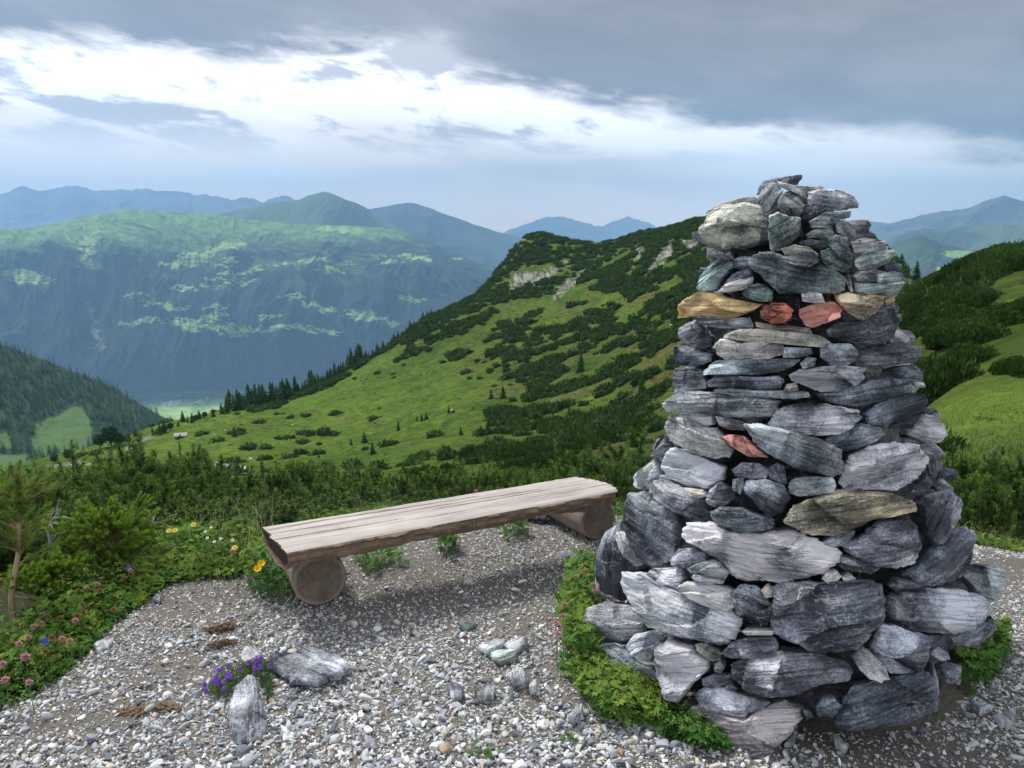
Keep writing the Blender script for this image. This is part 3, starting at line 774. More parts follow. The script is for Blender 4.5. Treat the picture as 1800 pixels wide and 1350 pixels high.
B('d',(781,100),(820,72),(854,88),(866,162),(830,154),(791,137))
B('k',(676,170),(698,142),(780,137),(854,163),(882,215),(852,268),(795,299),(756,257),(714,207), lab="dark diamond-shaped stone laced with rusty veins")
B('d',(646,140),(690,132),(695,165),(680,205),(646,182))
B('l',(861,175),(878,137),(940,127),(1042,132),(1066,160),(1052,193),(980,204),(908,212),(871,197))
B('l',(1078,100),(1108,47),(1180,12),(1300,-12),(1382,2),(1424,50),(1422,92),(1387,138),(1300,184),(1200,189),(1098,179),(1066,150))
B('g',(1386,18),(1440,37),(1479,80),(1454,152),(1400,195),(1350,195),(1395,130),(1420,90))
B('t',(836,302),(878,247),(960,211),(1060,186),(1160,186),(1302,197),(1380,235),(1374,268),(1280,289),(1200,299),(1132,334),(1040,366),(958,364),(876,334), lab="long brown lens of weathered layered rock")
B('g',(1125,180),(1160,176),(1188,205),(1183,227),(1143,222))
B('p',(1078,180),(1130,168),(1132,192),(1083,194))
B('k',(556,270),(600,247),(680,252),(762,287),(824,300),(804,338),(740,354),(658,349),(576,312))
B('w',(446,345),(478,312),(560,307),(640,342),(760,347),(880,337),(982,372),(1063,418),(1077,470),(1022,513),(930,539),(830,549),(700,544),(636,524),(596,467),(498,403),(456,382), lab="biggest pale slab in the middle of the cairn")
B('d',(1074,402),(1148,367),(1218,302),(1342,288),(1380,330),(1395,402),(1372,473),(1300,494),(1198,484),(1148,454),(1098,432))
B('d',(995,390),(1058,352),(1134,337),(1134,362),(1092,404),(1038,412))
B('k',(1062,430),(1150,446),(1238,490),(1200,516),(1088,500),(1060,482))
B('d',(222,250),(238,192),(300,182),(333,228),(424,268),(446,300),(456,372),(402,464),(330,494),(288,472),(238,372),(222,312))
B('k',(122,402),(148,347),(222,297),(240,360),(304,490),(242,514),(218,624),(148,592),(122,482), lab="dark upright slab leaning on the left flank")
B('w',(182,375),(188,347),(232,342),(263,388),(293,440),(293,483),(265,488),(222,452),(192,407), lab="pale egg-shaped stone leaning on the left flank")
B('h',(105,510),(130,487),(164,590),(125,603),(107,560))
B('k',(396,457),(430,417),(500,407),(560,430),(552,458),(470,494),(408,484))
B('g',(296,515),(340,492),(452,487),(469,530),(442,578),(390,586),(328,552))
B('h',(466,490),(520,462),(572,454),(603,468),(636,510),(613,553),(560,559),(498,532))
B('l',(206,560),(212,512),(280,505),(350,557),(430,587),(500,617),(580,647),(662,662),(696,700),(673,772),(600,804),(498,779),(398,754),(308,724),(248,642), lab="long sloping pale block at the lower left")
B('w',(421,575),(460,542),(520,542),(602,562),(674,588),(687,620),(642,664),(590,666),(498,628), lab="smooth whitish lozenge on the sloping block")
B('k',(636,590),(678,552),(742,557),(793,608),(812,640),(804,702),(752,729),(688,693),(661,667))
B('B',(758,580),(780,560),(813,583),(808,607),(778,611))
B('d',(804,570),(850,541),(960,541),(1080,541),(1202,541),(1249,558),(1256,640),(1259,692),(1203,753),(1142,814),(1060,824),(970,837),(918,808),(868,784),(806,758),(796,690), lab="largest dark striped block in the lower middle")
B('p',(998,535),(1020,502),(1060,500),(1083,525),(1060,548),(1015,548))
B('w',(1078,530),(1110,512),(1138,535),(1120,551),(1085,548))
B('g',(58,690),(68,647),(150,621),(242,637),(294,690),(299,742),(242,789),(148,794),(78,768))
B('g',(228,800),(258,752),(330,736),(384,770),(354,824),(322,864),(278,859))
B('d',(91,800),(150,786),(230,796),(282,856),(342,878),(359,942),(302,994),(210,1004),(148,932),(107,862))
B('h',(196,1032),(238,972),(330,931),(354,945),(322,994),(250,1024))
B('l',(331,850),(338,797),(400,771),(482,797),(564,848),(554,892),(503,943),(440,1022),(398,1004),(347,932), lab="squarish whitish-grey block tilted at the base")
B('B',(496,790),(540,786),(604,828),(602,862),(560,859),(508,817))
B('g',(573,868),(600,857),(618,885),(602,911),(576,902))
B('d',(596,832),(638,787),(700,766),(824,761),(834,800),(824,834),(750,849),(638,849))
B('w',(676,743),(740,737),(814,740),(808,758),(700,758))
B('d',(636,870),(698,837),(800,821),(920,826),(1002,831),(1104,863),(1136,900),(1122,938),(1000,954),(900,989),(780,1004),(698,984),(646,932))
B('d',(521,930),(578,906),(649,909),(644,948),(580,969),(526,958))
B('g',(492,990),(528,961),(620,961),(702,997),(794,1018),(783,1048),(720,1064),(700,1089),(598,1069),(516,1032))
B('d',(616,958),(640,942),(666,970),(640,982))
B('p',(424,1100),(478,1037),(520,1031),(600,1061),(700,1081),(780,1036),(860,1011),(924,1028),(922,1082),(873,1153),(802,1224),(745,1244),(648,1204),(558,1158),(446,1122), lab="large rounded slab lying at the foot of the cairn")
B('B',(431,1050),(460,1012),(499,1040),(470,1084),(436,1080))
B('d',(922,1048),(950,1052),(968,1080),(940,1094))
B('g',(971,1047),(998,1006),(1052,1006),(1082,1040),(1052,1079),(988,1084))
B('d',(1048,1087),(1078,1007),(1118,961),(1200,941),(1300,911),(1422,896),(1454,930),(1466,1052),(1382,1094),(1300,1114),(1200,1124),(1108,1144),(1056,1118), lab="wide dark block at the right foot of the cairn")
B('w',(1106,830),(1160,796),(1203,828),(1253,883),(1272,930),(1240,949),(1188,934),(1148,892), lab="white quartz stone with orange and green stains")
B('d',(1188,790),(1228,711),(1300,721),(1382,756),(1434,763),(1429,842),(1402,884),(1320,914),(1268,909),(1213,852),(1186,822))
B('g',(1266,600),(1298,576),(1400,566),(1552,576),(1654,608),(1669,652),(1602,724),(1540,754),(1448,749),(1348,739),(1266,682))
B('d',(1316,520),(1398,437),(1498,347),(1560,321),(1609,343),(1599,422),(1563,513),(1500,549),(1398,564),(1336,547))
B('l',(1556,520),(1598,476),(1702,476),(1719,530),(1703,602),(1640,644),(1596,572))
B('d',(1371,300),(1378,237),(1438,186),(1522,186),(1559,220),(1549,292),(1503,373),(1430,399),(1391,362))
B('g',(1436,160),(1480,136),(1519,175),(1514,203),(1450,188))
B('d',(1476,90),(1520,96),(1539,125),(1514,154),(1466,144))
B('g',(1496,760),(1600,716),(1672,676),(1694,730),(1642,784),(1580,804),(1516,794))
B('g',(1421,830),(1450,797),(1504,828),(1509,852),(1470,861))
B('d',(1446,890),(1490,857),(1554,878),(1549,952),(1478,944))
B('k',(1255,560),(1300,540),(1420,560),(1400,575),(1290,585))
B('k',(1416,760),(1500,755),(1500,800),(1450,800),(1425,830))
B('g',(1436,860),(1460,930),(1466,1000),(1452,990),(1436,930))

cairn = empty("cairn", (AX[0], AX[1], 0), "tall tapering cairn of stacked grey slate with two red stones, right of the log bench", "cairn")
def area(p):
    p = np.asarray(p); return abs(0.5 * np.sum(p[:, 0] * np.roll(p[:, 1], -1) - np.roll(p[:, 0], -1) * p[:, 1]))
def cone_hit(u, v):
    d = ray(u, v); o = np.array([0, 0, CAMZ]); best = None
    for t in np.arange(1.6, 3.6, 0.005):
        p = o + d * t
        if p[2] < 0.0: return p, True
        q = math.hypot(p[0] - axx(p[2]), p[1] - AX[1]); e = q - np.interp(p[2], CZ, CR)
        if e < 0: return p, True
        if best is None or q < best[0]: best = (q, p)
    return best[1], False
order = sorted(range(len(ST)), key=lambda i: -area(ST[i][1]))
big = set(order[:99])
for i, (tone, poly, lab) in enumerate(ST):
    poly = np.array(poly); c = poly.mean(0); poly = c + (poly - c) * (1 - min(.05, 1.6 / math.sqrt(area(poly))))
    p, hit = cone_hit(*c)
    out = np.array([p[0] - axx(p[2]), p[1] - AX[1], 0]); out /= np.linalg.norm(out)
    toc = np.array([0, 0, CAMZ]) - p; toc /= np.linalg.norm(toc)
    n = out * 0.55 + toc * 0.75; n[2] *= 0.8; n /= np.linalg.norm(n)
    # outline in the stone's own plane
    d = ray(poly[:, 0], poly[:, 1]); o = np.array([0, 0, CAMZ])
    t = ((p - o) @ n) / (d @ n); W3 = o + d * t[:, None]
    rq = np.random.default_rng(7000 + i); push = rq.uniform(-.028, .030) * min(1, math.sqrt(area(poly)) / 70)   # some stand proud, some sit back
    W3 = o + (W3 - o) * (1 + push / np.linalg.norm(W3.mean(0) - o))
    C0 = W3.mean(0); Q = W3 - C0
    ex = np.cross([0, 0, 1], n); ex /= np.linalg.norm(ex); ez = np.cross(n, ex)   # ez up-ish
    L2 = np.stack([Q @ ex, Q @ ez], 1)
    # principal direction = direction of the layers
    cc = L2 - L2.mean(0); cov = cc.T @ cc; w_, vec_ = np.linalg.eigh(cov); a = vec_[:, 1]
    if a[0] < 0: a = -a
    ang = math.atan2(a[1], a[0])
    if w_[1] / w_[0] < 1.6: ang *= 0.4
    R2 = np.array([[math.cos(ang), math.sin(ang)], [-math.sin(ang), math.cos(ang)]])
    L2r = L2 @ R2.T
    exr = ex * math.cos(ang) + ez * math.sin(ang); ezr = -ex * math.sin(ang) + ez * math.cos(ang)
    size = math.sqrt(area(L2r)); mn = min(np.ptp(L2r[:, 0]), np.ptp(L2r[:, 1]))
    rough_round = tone in 'B' 
    df = min(0.055, 0.27 * mn + 0.004)
    if i == 8: df = 0.11
    T = min(0.34, max(0.05, 0.85 * size)) if size > 0.06 else 0.09
    T = min(T, 0.9 * np.interp(C0[2], CZ, CR) + 0.03)
    co, f4, f3 = stone_geo(L2r, 100 + i, df, T, N=120 if size > 0.12 else 72)
    st = mesh("stone" if i in big else ("wedge_stone"), co, [f4, f3], m_stone, stone_geo.col, smooth=False, parent=cairn)
    tint, li = TONE[tone]
    rg = np.random.default_rng(i)
    st.color = (tint[0] * rg.uniform(.93, 1.05), tint[1] * rg.uniform(.95, 1.03), tint[2], li + rg.uniform(-.05, .05))
    M = np.eye(4); M[:3, 0] = exr; M[:3, 1] = -n; M[:3, 2] = ezr; M[:3, 3] = C0 - np.array([AX[0], AX[1], 0])
    import mathutils
    st.matrix_local = mathutils.Matrix(M.tolist())
    if lab: st['label'] = lab

# rubble and mortar core behind the face stones, its near-black tint painting gap shade
nth, nz_ = 120, 90
zz = np.linspace(-0.05, 1.80, nz_); th = np.linspace(0, 2 * np.pi, nth, endpoint=False)
TH, ZZ = np.meshgrid(th, zz); RC = np.interp(ZZ, CZ, CR) - 0.13 - np.interp(ZZ, [0, .4, 1.8], [.13, .06, 0.01])
RC = np.maximum(0.075, RC + 0.03 * fbm(np.cos(TH) * 3, np.sin(TH) * 3, ZZ * 7, o=4))
RC[-1] = 0.01
co = np.stack([RC * np.cos(TH) - 0.066 * ZZ, RC * np.sin(TH), ZZ], -1).reshape(-1, 3)
core = mesh("gap_shade_core", co, grid_faces(nz_, nth, True), m_stone, np.ones((nz_ * nth, 3)), parent=cairn)
core.color = (.8, .76, .70, .0)
# far side of the cairn: same kind of slabs, coursed round the back
acc_c, acc_f4, acc_f3, nn = [], [], [], 0
rg = np.random.default_rng(11); z = 0.06
while z < 1.66:
    hgt = rg.uniform(0.06, 0.13) * (1 if z > 0.7 else 1.25)
    R0 = float(np.interp(z + hgt / 2, CZ, CR)) * 0.90 - 0.055
    a = -0.50 + rg.uniform(0, .2)       # angle measured from +X, going counter-clockwise over the back
    while a < math.pi + 0.45:
        wd = rg.uniform(0.16, 0.36) * (R0 / 0.6) ** 0.5
        am = a + wd / R0 / 2
        k = rg.integers(7, 11); tt = np.sort(rg.uniform(0, 6.28, k))
        tt = np.linspace(0, 6.28, k, endpoint=False) + rg.uniform(-.25, .25, k)
        pw = np.stack([np.sign(np.cos(tt)) * np.abs(np.cos(tt)) ** .6 * wd * .52, np.sign(np.sin(tt)) * np.abs(np.sin(tt)) ** .7 * hgt * .55], 1) * rg.uniform(.88, 1.06, (k, 1))
        c3, g4, g3 = stone_geo(pw, int(rg.integers(1e6)), 0.03, 0.2, N=40)
        n = np.array([math.cos(am), math.sin(am), 0.12]); n /= np.linalg.norm(n)
        ex = np.cross([0, 0, 1], n); ex /= np.linalg.norm(ex); ez = np.cross(n, ex)
        tl = rg.uniform(-.12, .12); ex2 = ex * math.cos(tl) + ez * math.sin(tl); ez2 = -ex * math.sin(tl) + ez * math.cos(tl)
        Rr = R0 + rg.uniform(-.02, .025)
        c3 = c3[:, :1] * ex2 - c3[:, 1:2] * n + c3[:, 2:] * ez2 + np.array([math.cos(am) * Rr - 0.066 * z, math.sin(am) * Rr, z + hgt / 2])
        acc_c.append(c3); acc_f4.append(g4 + nn); acc_f3.append(g3 + nn); nn += len(c3)
        a += wd / R0 * 0.96
    z += hgt * 0.93
rear = mesh("rear_stones", np.concatenate(acc_c), [np.concatenate(acc_f4), np.concatenate(acc_f3)], m_stone, np.ones((nn, 3)), parent=cairn)
rear.color = (1, 1, 1.03, .36); rear['kind'] = 'stuff'

# ------------------------------------------------------------------ bench
def wood_mat(name, light, dark, axis_scale, crack=True):
    m, nt, b = new_mat(name)
    tc = nt.nodes.new('ShaderNodeTexCoord')
    s = nt.nodes.new('ShaderNodeSeparateXYZ'); nt.links.new(tc.outputs['Object'], s.inputs[0])
    x, y, z = (E(nt, o) for o in s.outputs)
    g1 = noise(nt, vec(nt, x * axis_scale[0], y * axis_scale[1], z * axis_scale[2]), 1.0, 6, 0.6, 0.5)
    g2 = noise(nt, vec(nt, x * axis_scale[0] * 2, y * axis_scale[1] * 3.5, z * axis_scale[2] * 3.5), 1.0, 4, 0.6, 0.2)
    pt = noise(nt, tc.outputs['Object'], 4.0, 5, 0.6)
    k = (g1 * 0.7 + g2 * 0.5 + pt * 0.5 - 0.42).clamp()
    c = mixc(nt, k, dark, light)
    nt.links.new(c, b.inputs['Base Color']); b.inputs['Roughness'].default_value = 0.75
    h = g1 * 0.6 + g2 * 0.5
    bump(nt, b, h, 0.004, 1.0)
    return m
m_plank = wood_mat("weathered_plank", (0.82, 0.765, 0.725), (0.20, 0.165, 0.15), (1.6, 30, 30))
m_log = wood_mat("weathered_log", (0.46, 0.38, 0.31), (0.09, 0.07, 0.06), (3, 22, 22))
m_edge = wood_mat("plank_edge", (0.40, 0.28, 0.20), (0.10, 0.07, 0.05), (3, 5, 55))

HB = 0.355
FL = gnd(503, 970, HB); BLp = gnd(460, 926, HB); FRp = gnd(1086, 862, HB); BRp = gnd(1008, 838, HB)
mid0 = (FL + BLp) / 2; mid1 = (FRp + BRp) / 2
bx = mid1 - mid0; Lb = np.linalg.norm(bx); bx /= Lb; by = np.array([-bx[1], bx[0], 0])
bench = empty("bench", (float((mid0[0] + mid1[0]) / 2), float((mid0[1] + mid1[1]) / 2), 0),
              "low rustic bench of a split log plank resting on two short logs, facing the valley", "bench")
B0 = np.array(bench.location)
import mathutils
MB = np.eye(4); MB[:3, 0] = bx; MB[:3, 1] = by
bench.matrix_world = mathutils.Matrix.Translation(bench.location) @ mathutils.Matrix(MB.tolist())
def tob(p): q = np.asarray(p) - B0; return np.array([q @ bx, q @ by, q[2]])
cFL, cBL, cFR, cBR = tob(FL), tob(BLp), tob(FRp), tob(BRp)
# seat: grid across (section) and along; section is a split log: flat top, rough rounded bark edge below
nx_ = 240; xs_ = np.linspace(0, 1, nx_)
yf = cFL[1] + (cFR[1] - cFL[1]) * xs_; yb = cBL[1] + (cBR[1] - cBL[1]) * xs_
x0f, x0b = cFL[0], cBL[0]; x1f, x1b = cFR[0], cBR[0]
CRK = [(0.16, 0.0, 0.62, 0.010), (0.33, 0.0, 0.80, 0.006), (0.42, 0.45, 1.0, 0.005), (0.56, 0.0, 0.33, 0.005), (0.70, 0.3, 0.9, 0.003), (0.62, 0.72, 1.0, 0.004)]
sec_top = np.concatenate([[0, .012, .03], np.linspace(.05, .95, 120), [.97, .988, 1]])
co = []
sec = []
for s_ in sec_top: sec.append((s_, 0.0, 1))
for s_, dz in ((1.004, -.012), (1.0, -.03), (.985, -.050), (.93, -.068), (.8, -.095), (.5, -.118), (.2, -.10), (.07, -.088), (.015, -.06), (-.012, -.035), (-.006, -.012)):
    sec.append((s_, dz, 0))
sec = np.array(sec); ns = len(sec)
XX = np.zeros((nx_, ns)); YY = XX.copy(); ZB = XX.copy()
for j, (s_, dz, top) in enumerate(sec):
    sc_ = 1 - s_                         # s=0 front? keep: s=1 front edge, s=0 back edge
    yy = yb + (yf - yb) * s_
    xa = x0b + (x0f - x0b) * np.clip(s_, 0, 1); xb = x1b + (x1f - x1b) * np.clip(s_, 0, 1)
    xb = xb + 0.05 * np.sin(np.clip(s_, 0, 1) * np.pi)
    x_ = xa + (xb - xa) * xs_
    XX[:, j] = x_; YY[:, j] = yy; ZB[:, j] = HB + dz
    if top:
        # grooves: cracks following the grain
        for (c_, a_, b_, w_) in CRK:
            cc_ = c_ + 0.012 * np.sin(xs_ * 9 + c_ * 20) + 0.02 * (xs_ - .5)
            q = np.abs(s_ - cc_) * 0.36
            on = sstep(xs_, a_ - .02, a_ + .03) * sstep(xs_, b_ + .02, b_ - .05)
            ZB[:, j] -= 0.022 * np.clip(1 - q / (w_ * .75), 0, 1) * on
        ZB[:, j] += 0.0025 * fbm(x_ * 3, np.full(nx_, s_ * 18), o=3)
        ZB[:, j] -= 0.006 * sstep(s_, 0.96, 1.0) + 0.006 * sstep(s_, 0.03, 0)
    else:
        w = 0.020 * fbm(x_ * 5, np.full(nx_, s_ * 3 + dz * 25), o=6, r=.65)
        lay = 0.006 * perlin(x_ * 2.5, np.full(nx_, dz * 160.0))
        YY[:, j] += (-(w + lay)) * (1 if s_ > .5 else -1)
        ZB[:, j] += 0.010 * fbm(x_ * 3 + 7, np.full(nx_, s_ * 2), o=4) * (1 if dz < -.05 else .3)
# ragged ends
XX[0] -= 0.010 * fbm(sec[:, 0] * 8, sec[:, 1] * 30, o=3); XX[-1] += 0.010 * fbm(sec[:, 0] * 8 + 9, sec[:, 1] * 30, o=3)
XX[0] += -0.0 - 0.25 * (ZB[0] - HB); XX[-1] -= -0.9 * (HB - ZB[-1]) * -1 * 0.9
co = np.stack([XX, YY, ZB], -1).reshape(-1, 3)
f4 = grid_faces(nx_, ns, True)
cap0 = co[:ns].mean(0); cap1 = co[-ns:].mean(0); n0 = len(co)
co = np.concatenate([co, [cap0], [cap1]])
j = np.arange(ns); j2 = (j + 1) % ns
f3 = np.concatenate([np.stack([np.full(ns, n0), j2, j], 1), np.stack([np.full(ns, n0 + 1), (nx_ - 1) * ns + j, (nx_ - 1) * ns + j2], 1)])
seat = mesh("seat", co, [f4, f3], m_plank, smooth=False, parent=bench)
seat.data.materials.append(m_edge)
mi = np.zeros(len(seat.data.polygons), np.int32)
nrm = np.empty(len(mi) * 3); seat.data.polygons.foreach_get('normal', nrm); nrm = nrm.reshape(-1, 3)
mi[:] = 1
cen = np.empty(len(mi) * 3); seat.data.polygons.foreach_get('center', cen); cen = cen.reshape(-1, 3)
nf4 = (nx_ - 1) * ns
jj = np.arange(nf4) % ns
mi[:nf4][jj < len(sec_top) - 1] = 0
if np.mean(nrm[:nf4][jj == 40, 2]) < 0: seat.data.flip_normals()
m_char = wood_mat("charred_end", (0.10, 0.075, 0.06), (0.018, 0.015, 0.014), (9, 14, 60)); seat.data.materials.append(m_char)
mi[nf4:nf4 + ns] = 2
seat.data.polygons.foreach_set('material_index', mi)
# end grain material for the logs
m_end, nt, b = new_mat("log_end_grain")
tc = nt.nodes.new('ShaderNodeTexCoord'); s = nt.nodes.new('ShaderNodeSeparateXYZ'); nt.links.new(tc.outputs['Object'], s.inputs[0])
x, y, z = (E(nt, o) for o in s.outputs)
nzn = noise(nt, tc.outputs['Object'], 9.0, 4, 0.6)
rad = (x * x + z * z).pow(0.5) + nzn * 0.02
rings_ = (rad * 420.0)._m('SINE') * 0.5 + 0.5
ang = x._m('ARCTAN2', z)
rays = noise(nt, vec(nt, ang * 5.0, rad * 4.0, 0.0), 1.6, 4, 0.7).step(0.60, 0.66) * rad.step(0.01, 0.05)
big_ = noise(nt, tc.outputs['Object'], 14.0, 5, 0.6)
c = mixc(nt, (rings_ * 0.10 + big_ * 1.3 - 0.30).clamp(), (0.08, 0.062, 0.05), (0.33, 0.265, 0.21))
c = mixc(nt, rays * 0.8, c, (0.02, 0.015, 0.012))
c = mixc(nt, rad.step(0.108, 0.122) * 0.7, c, (0.36, 0.30, 0.24))
nt.links.new(c, b.inputs['Base Color']); bump(nt, b, rings_ * 0.15 + big_ - rays * 1.0, 0.005)
def make_log(u, v, rad, length, ax, z0, lab=None):
    """log whose front end centre is under pixel u,v on the ground; ax = direction it runs (towards the back)"""
    g = gnd(u, v, 0.0); g = g + np.array([ax[0], ax[1], 0]) * 0.0
    nl, na = 40, 72
    t = np.linspace(0, 1, nl); th = np.linspace(0, 2 * np.pi, na, endpoint=False)
    TT, AA_ = np.meshgrid(t, th, indexing='ij')
    R_ = rad * (1 + 0.04 * fbm(np.cos(AA_) * 1.2 + rad * 99, np.sin(AA_) * 1.2, TT * 1.5, o=3) + 0.03 * perlin(AA_ * 6 / 1.0, TT * 0.6))
    R_ *= 1 - 0.03 * (np.abs(TT - 0) < 0.01)
    co = np.stack([R_ * np.cos(AA_), TT * length + 0.004 * fbm(np.cos(AA_) * 3, np.sin(AA_) * 3, o=3), R_ * np.sin(AA_)], -1)
    co = co.reshape(-1, 3); f4 = grid_faces(nl, na, True)
    n0 = len(co); rr = [0.97, .9, .7, .5, .3, .12]
    ext = []; 
    acc = Acc(); acc.add(co, f4)
    lg = mesh("leg", co, f4, m_log, parent=bench)
    dy = np.array([ax[0], ax[1], 0]) / np.hypot(*ax[:2]); dx = np.cross(dy, [0, 0, 1])
    M = np.eye(4); M[:3, 0] = dx; M[:3, 1] = dy; M[:3, 2] = (0, 0, 1); M[:3, 3] = (g[0], g[1], z0 + rad)
    lg.matrix_world = mathutils.Matrix(M.tolist())
    bpy.context.view_layer.update()
    W_ = mathutils.Matrix(M.tolist()); lg.parent = bench; lg.matrix_parent_inverse = mathutils.Matrix.Identity(4)
    lg.matrix_local = bench.matrix_world.inverted() @ W_
    for side in (0, 1):
        base = co[:na] if side == 0 else co[-na:]
        rings = [base[:, [0, 2]] * q for q in (1, .985, .94, .8, .6, .4, .2, .03)]
        yy0 = 0 if side == 0 else length
        c3 = []
        for qi, rg_ in enumerate(rings):
            y = (base[:, 1] if qi == 0 else np.full(na, yy0)) + 0.003 * fbm(rg_[:, 0] * 30, rg_[:, 1] * 30, o=3) + (-0.004 if side == 0 else 0.004) * (qi > 0)
            c3.append(np.stack([rg_[:, 0], y, rg_[:, 1]], 1))
        e = mesh("end_grain", np.concatenate(c3), grid_faces(len(rings), na, True), m_end, parent=lg)
    return lg
bpy.context.view_layer.update()
make_log(564, 1063, 0.121, 0.46, (-0.42, 0.9), 0.0)
make_log(1052, 948, 0.115, 0.42, (-0.50, 0.86), 0.0)

# ------------------------------------------------------------------ loose rocks lying on the path
def flat_rock(name, poly, thick, tone, label, cat="rock", seed=0, group=None, lift=None, tilt=0.0, long_axis=None):
    P3 = gnd(np.array([q[0] for q in poly]), np.array([q[1] for q in poly]), thick * 0.5)
    c = P3.mean(0); L2 = (P3 - c)[:, :2]
    cc = L2 - L2.mean(0); w_, ve = np.linalg.eigh(cc.T @ cc); a = ve[:, 1]; ang = math.atan2(a[1], a[0])
    R2 = np.array([[math.cos(ang), math.sin(ang)], [-math.sin(ang), math.cos(ang)]])
    q = L2 @ R2.T
    co, f4, f3 = stone_geo(q, 900 + seed, thick * 0.6, thick * 0.6, N=120, plates=0.22, flat=True)
    o = mesh(name, co, [f4, f3], m_stone, stone_geo.col, smooth=False)
    M = np.eye(4); M[:3, 0] = (math.cos(ang), math.sin(ang), 0); M[:3, 1] = (0, 0, -1); M[:3, 2] = (-math.sin(ang), math.cos(ang), 0)
    M[:3, 3] = (c[0], c[1], (thick * 0.45 if lift is None else lift))
    o.matrix_world = mathutils.Matrix(M.tolist()) @ mathutils.Matrix.Rotation(tilt, 4, 'Z')
    tint, li = TONE[tone]; o.color = (*tint, li + (-.10 if tone in 'gl' else (-.14 if tone == 'w' else 0)))
    return tag(o, label, cat, group)
flat_rock("rock", [(402,1245),(412,1212),(440,1192),(446,1192),(452,1205),(455,1225),(468,1255),(470,1270),(462,1295),(440,1305),(415,1308),(405,1290),(398,1262)], 0.042, 'g', "tall grey slab lying below the violet bellflowers", seed=1)
flat_rock("rock", [(473,1163),(500,1155),(530,1148),(545,1143),(565,1150),(600,1157),(617,1172),(600,1190),(560,1205),(520,1200),(508,1208),(510,1195),(480,1178)], 0.050, 'g', "broad pale grey slab lying right of the bellflowers", seed=2)
flat_rock("rock", [(420,1158),(432,1147),(452,1146),(460,1156),(450,1163),(430,1166)], 0.05, 'w', "white quartz lump behind the violet bellflowers", seed=3)
for k_, (pl, tn, lb) in enumerate([
  ([(840,1140),(868,1125),(890,1126),(880,1140),(858,1150)], 'g', "dark left stone of the flat pair in mid path"),
  ([(885,1135),(905,1126),(928,1126),(925,1137),(900,1146)], 'l', "pale right stone of the flat pair in mid path"),
  ([(862,1150),(885,1144),(908,1150),(905,1160),(880,1165),(866,1160)], 'n', "greenish flat stone just below the pair in mid path"),
  ([(805,1095),(825,1092),(838,1098),(822,1107),(807,1104)], 'n', "small greenish stone in the path between bench and cairn"),
  ([(833,1218),(850,1206),(872,1210),(868,1228),(845,1232)], 'w', "whitish rounded stone in the lower middle of the path"),
  ([(785,1210),(800,1204),(815,1212),(812,1228),(795,1230)], 'g', "grey lump left of the whitish stone in the path"),
  ([(890,1190),(905,1176),(925,1185),(930,1205),(905,1210)], 'w', "pale block near the moss beside the cairn plants"),
  ([(930,1206),(938,1196),(945,1200),(942,1215),(930,1216)], 'w', "white pebble touching the cairn plants"),
  ([(998,1262),(1012,1245),(1025,1240),(1022,1258),(1008,1270)], 'w', "white angular stone below the cairn plants"),
  ([(165,1137),(180,1130),(200,1130),(192,1142),(172,1146)], 'l', "flat pale stone at the left border of the path"),
  ([(268,1055),(275,1047),(284,1050),(280,1059)], 'w', "white pebble near the upper left bend of the path"),
  ([(380,1130),(388,1126)], None, None),
  ([(1462,1290),(1475,1300),(1490,1318),(1483,1320),(1468,1306)], 'w', "narrow whitish sliver in front of the cairn foot"),
  ([(1378,1310),(1390,1296),(1400,1298),(1395,1310)], 'n', "small green pebble below the rounded base slab"),
  ([(1705,1240),(1730,1235),(1745,1248),(1722,1254)], 'l', "flat pale stone right of the cairn's plants"),
  ([(1745,1260),(1765,1262),(1780,1278),(1760,1274)], 'l', "thin pale flake at the right edge of the path"),
  ([(1010,885),(975,915),(935,912),(905,905),(920,892),(960,884)], 'k', "dark flat slab lying beneath the far end of the bench"),
  ([(985,975),(1000,968),(1018,975),(1015,988),(995,990)], 'l', "pale stone on the path near the far log"),
 ]):
    if tn: flat_rock("rock" if area(pl) > 250 else "pebble", pl, 0.035 if area(pl) > 200 else 0.022, tn, lb, seed=20 + k_)
# pieces of bark and rotten wood
m_bark = wood_mat("bark", (0.40, 0.27, 0.17), (0.05, 0.038, 0.03), (8, 60, 60))
for k_, (u, v, ln, wd, an, lb) in enumerate([(386, 1103, .14, .035, .35, "dark brown bark strip on the upper left of the path"),
        (390, 1132, .12, .022, .3, "reddish splinter below the dark bark strip"), (262, 1247, .22, .045, .12, "long crumbling strip of rusty bark at the lower left")]):
    g = gnd(u, v, 0.01); nl = 110; t = np.linspace(-1, 1, nl)
    s_ = np.linspace(0, 2 * np.pi, 26, endpoint=False)
    TT, SS = np.meshgrid(t, s_, indexing='ij')
    w = (1 - np.abs(TT) ** 3) ** .6 + 0.02
    R_ = w * (1 + 0.9 * fbm(TT * 5 + k_ * 5, np.cos(SS) * 2.2, np.sin(SS) * 2.2, o=6, r=.75))
    co = np.stack([TT * ln / 2, np.cos(SS) * R_ * wd / 2 + 0.01 * np.sin(TT * 4), np.sin(SS) * R_ * 0.009 + 0.007], -1).reshape(-1, 3)
    o = mesh("bark_piece", co, grid_faces(nl, 26, True), m_bark, smooth=False)
    o.location = g - np.array([0, 0, 0.006]); o.rotation_euler = (0, 0, an)
    tag(o, lb, "bark")

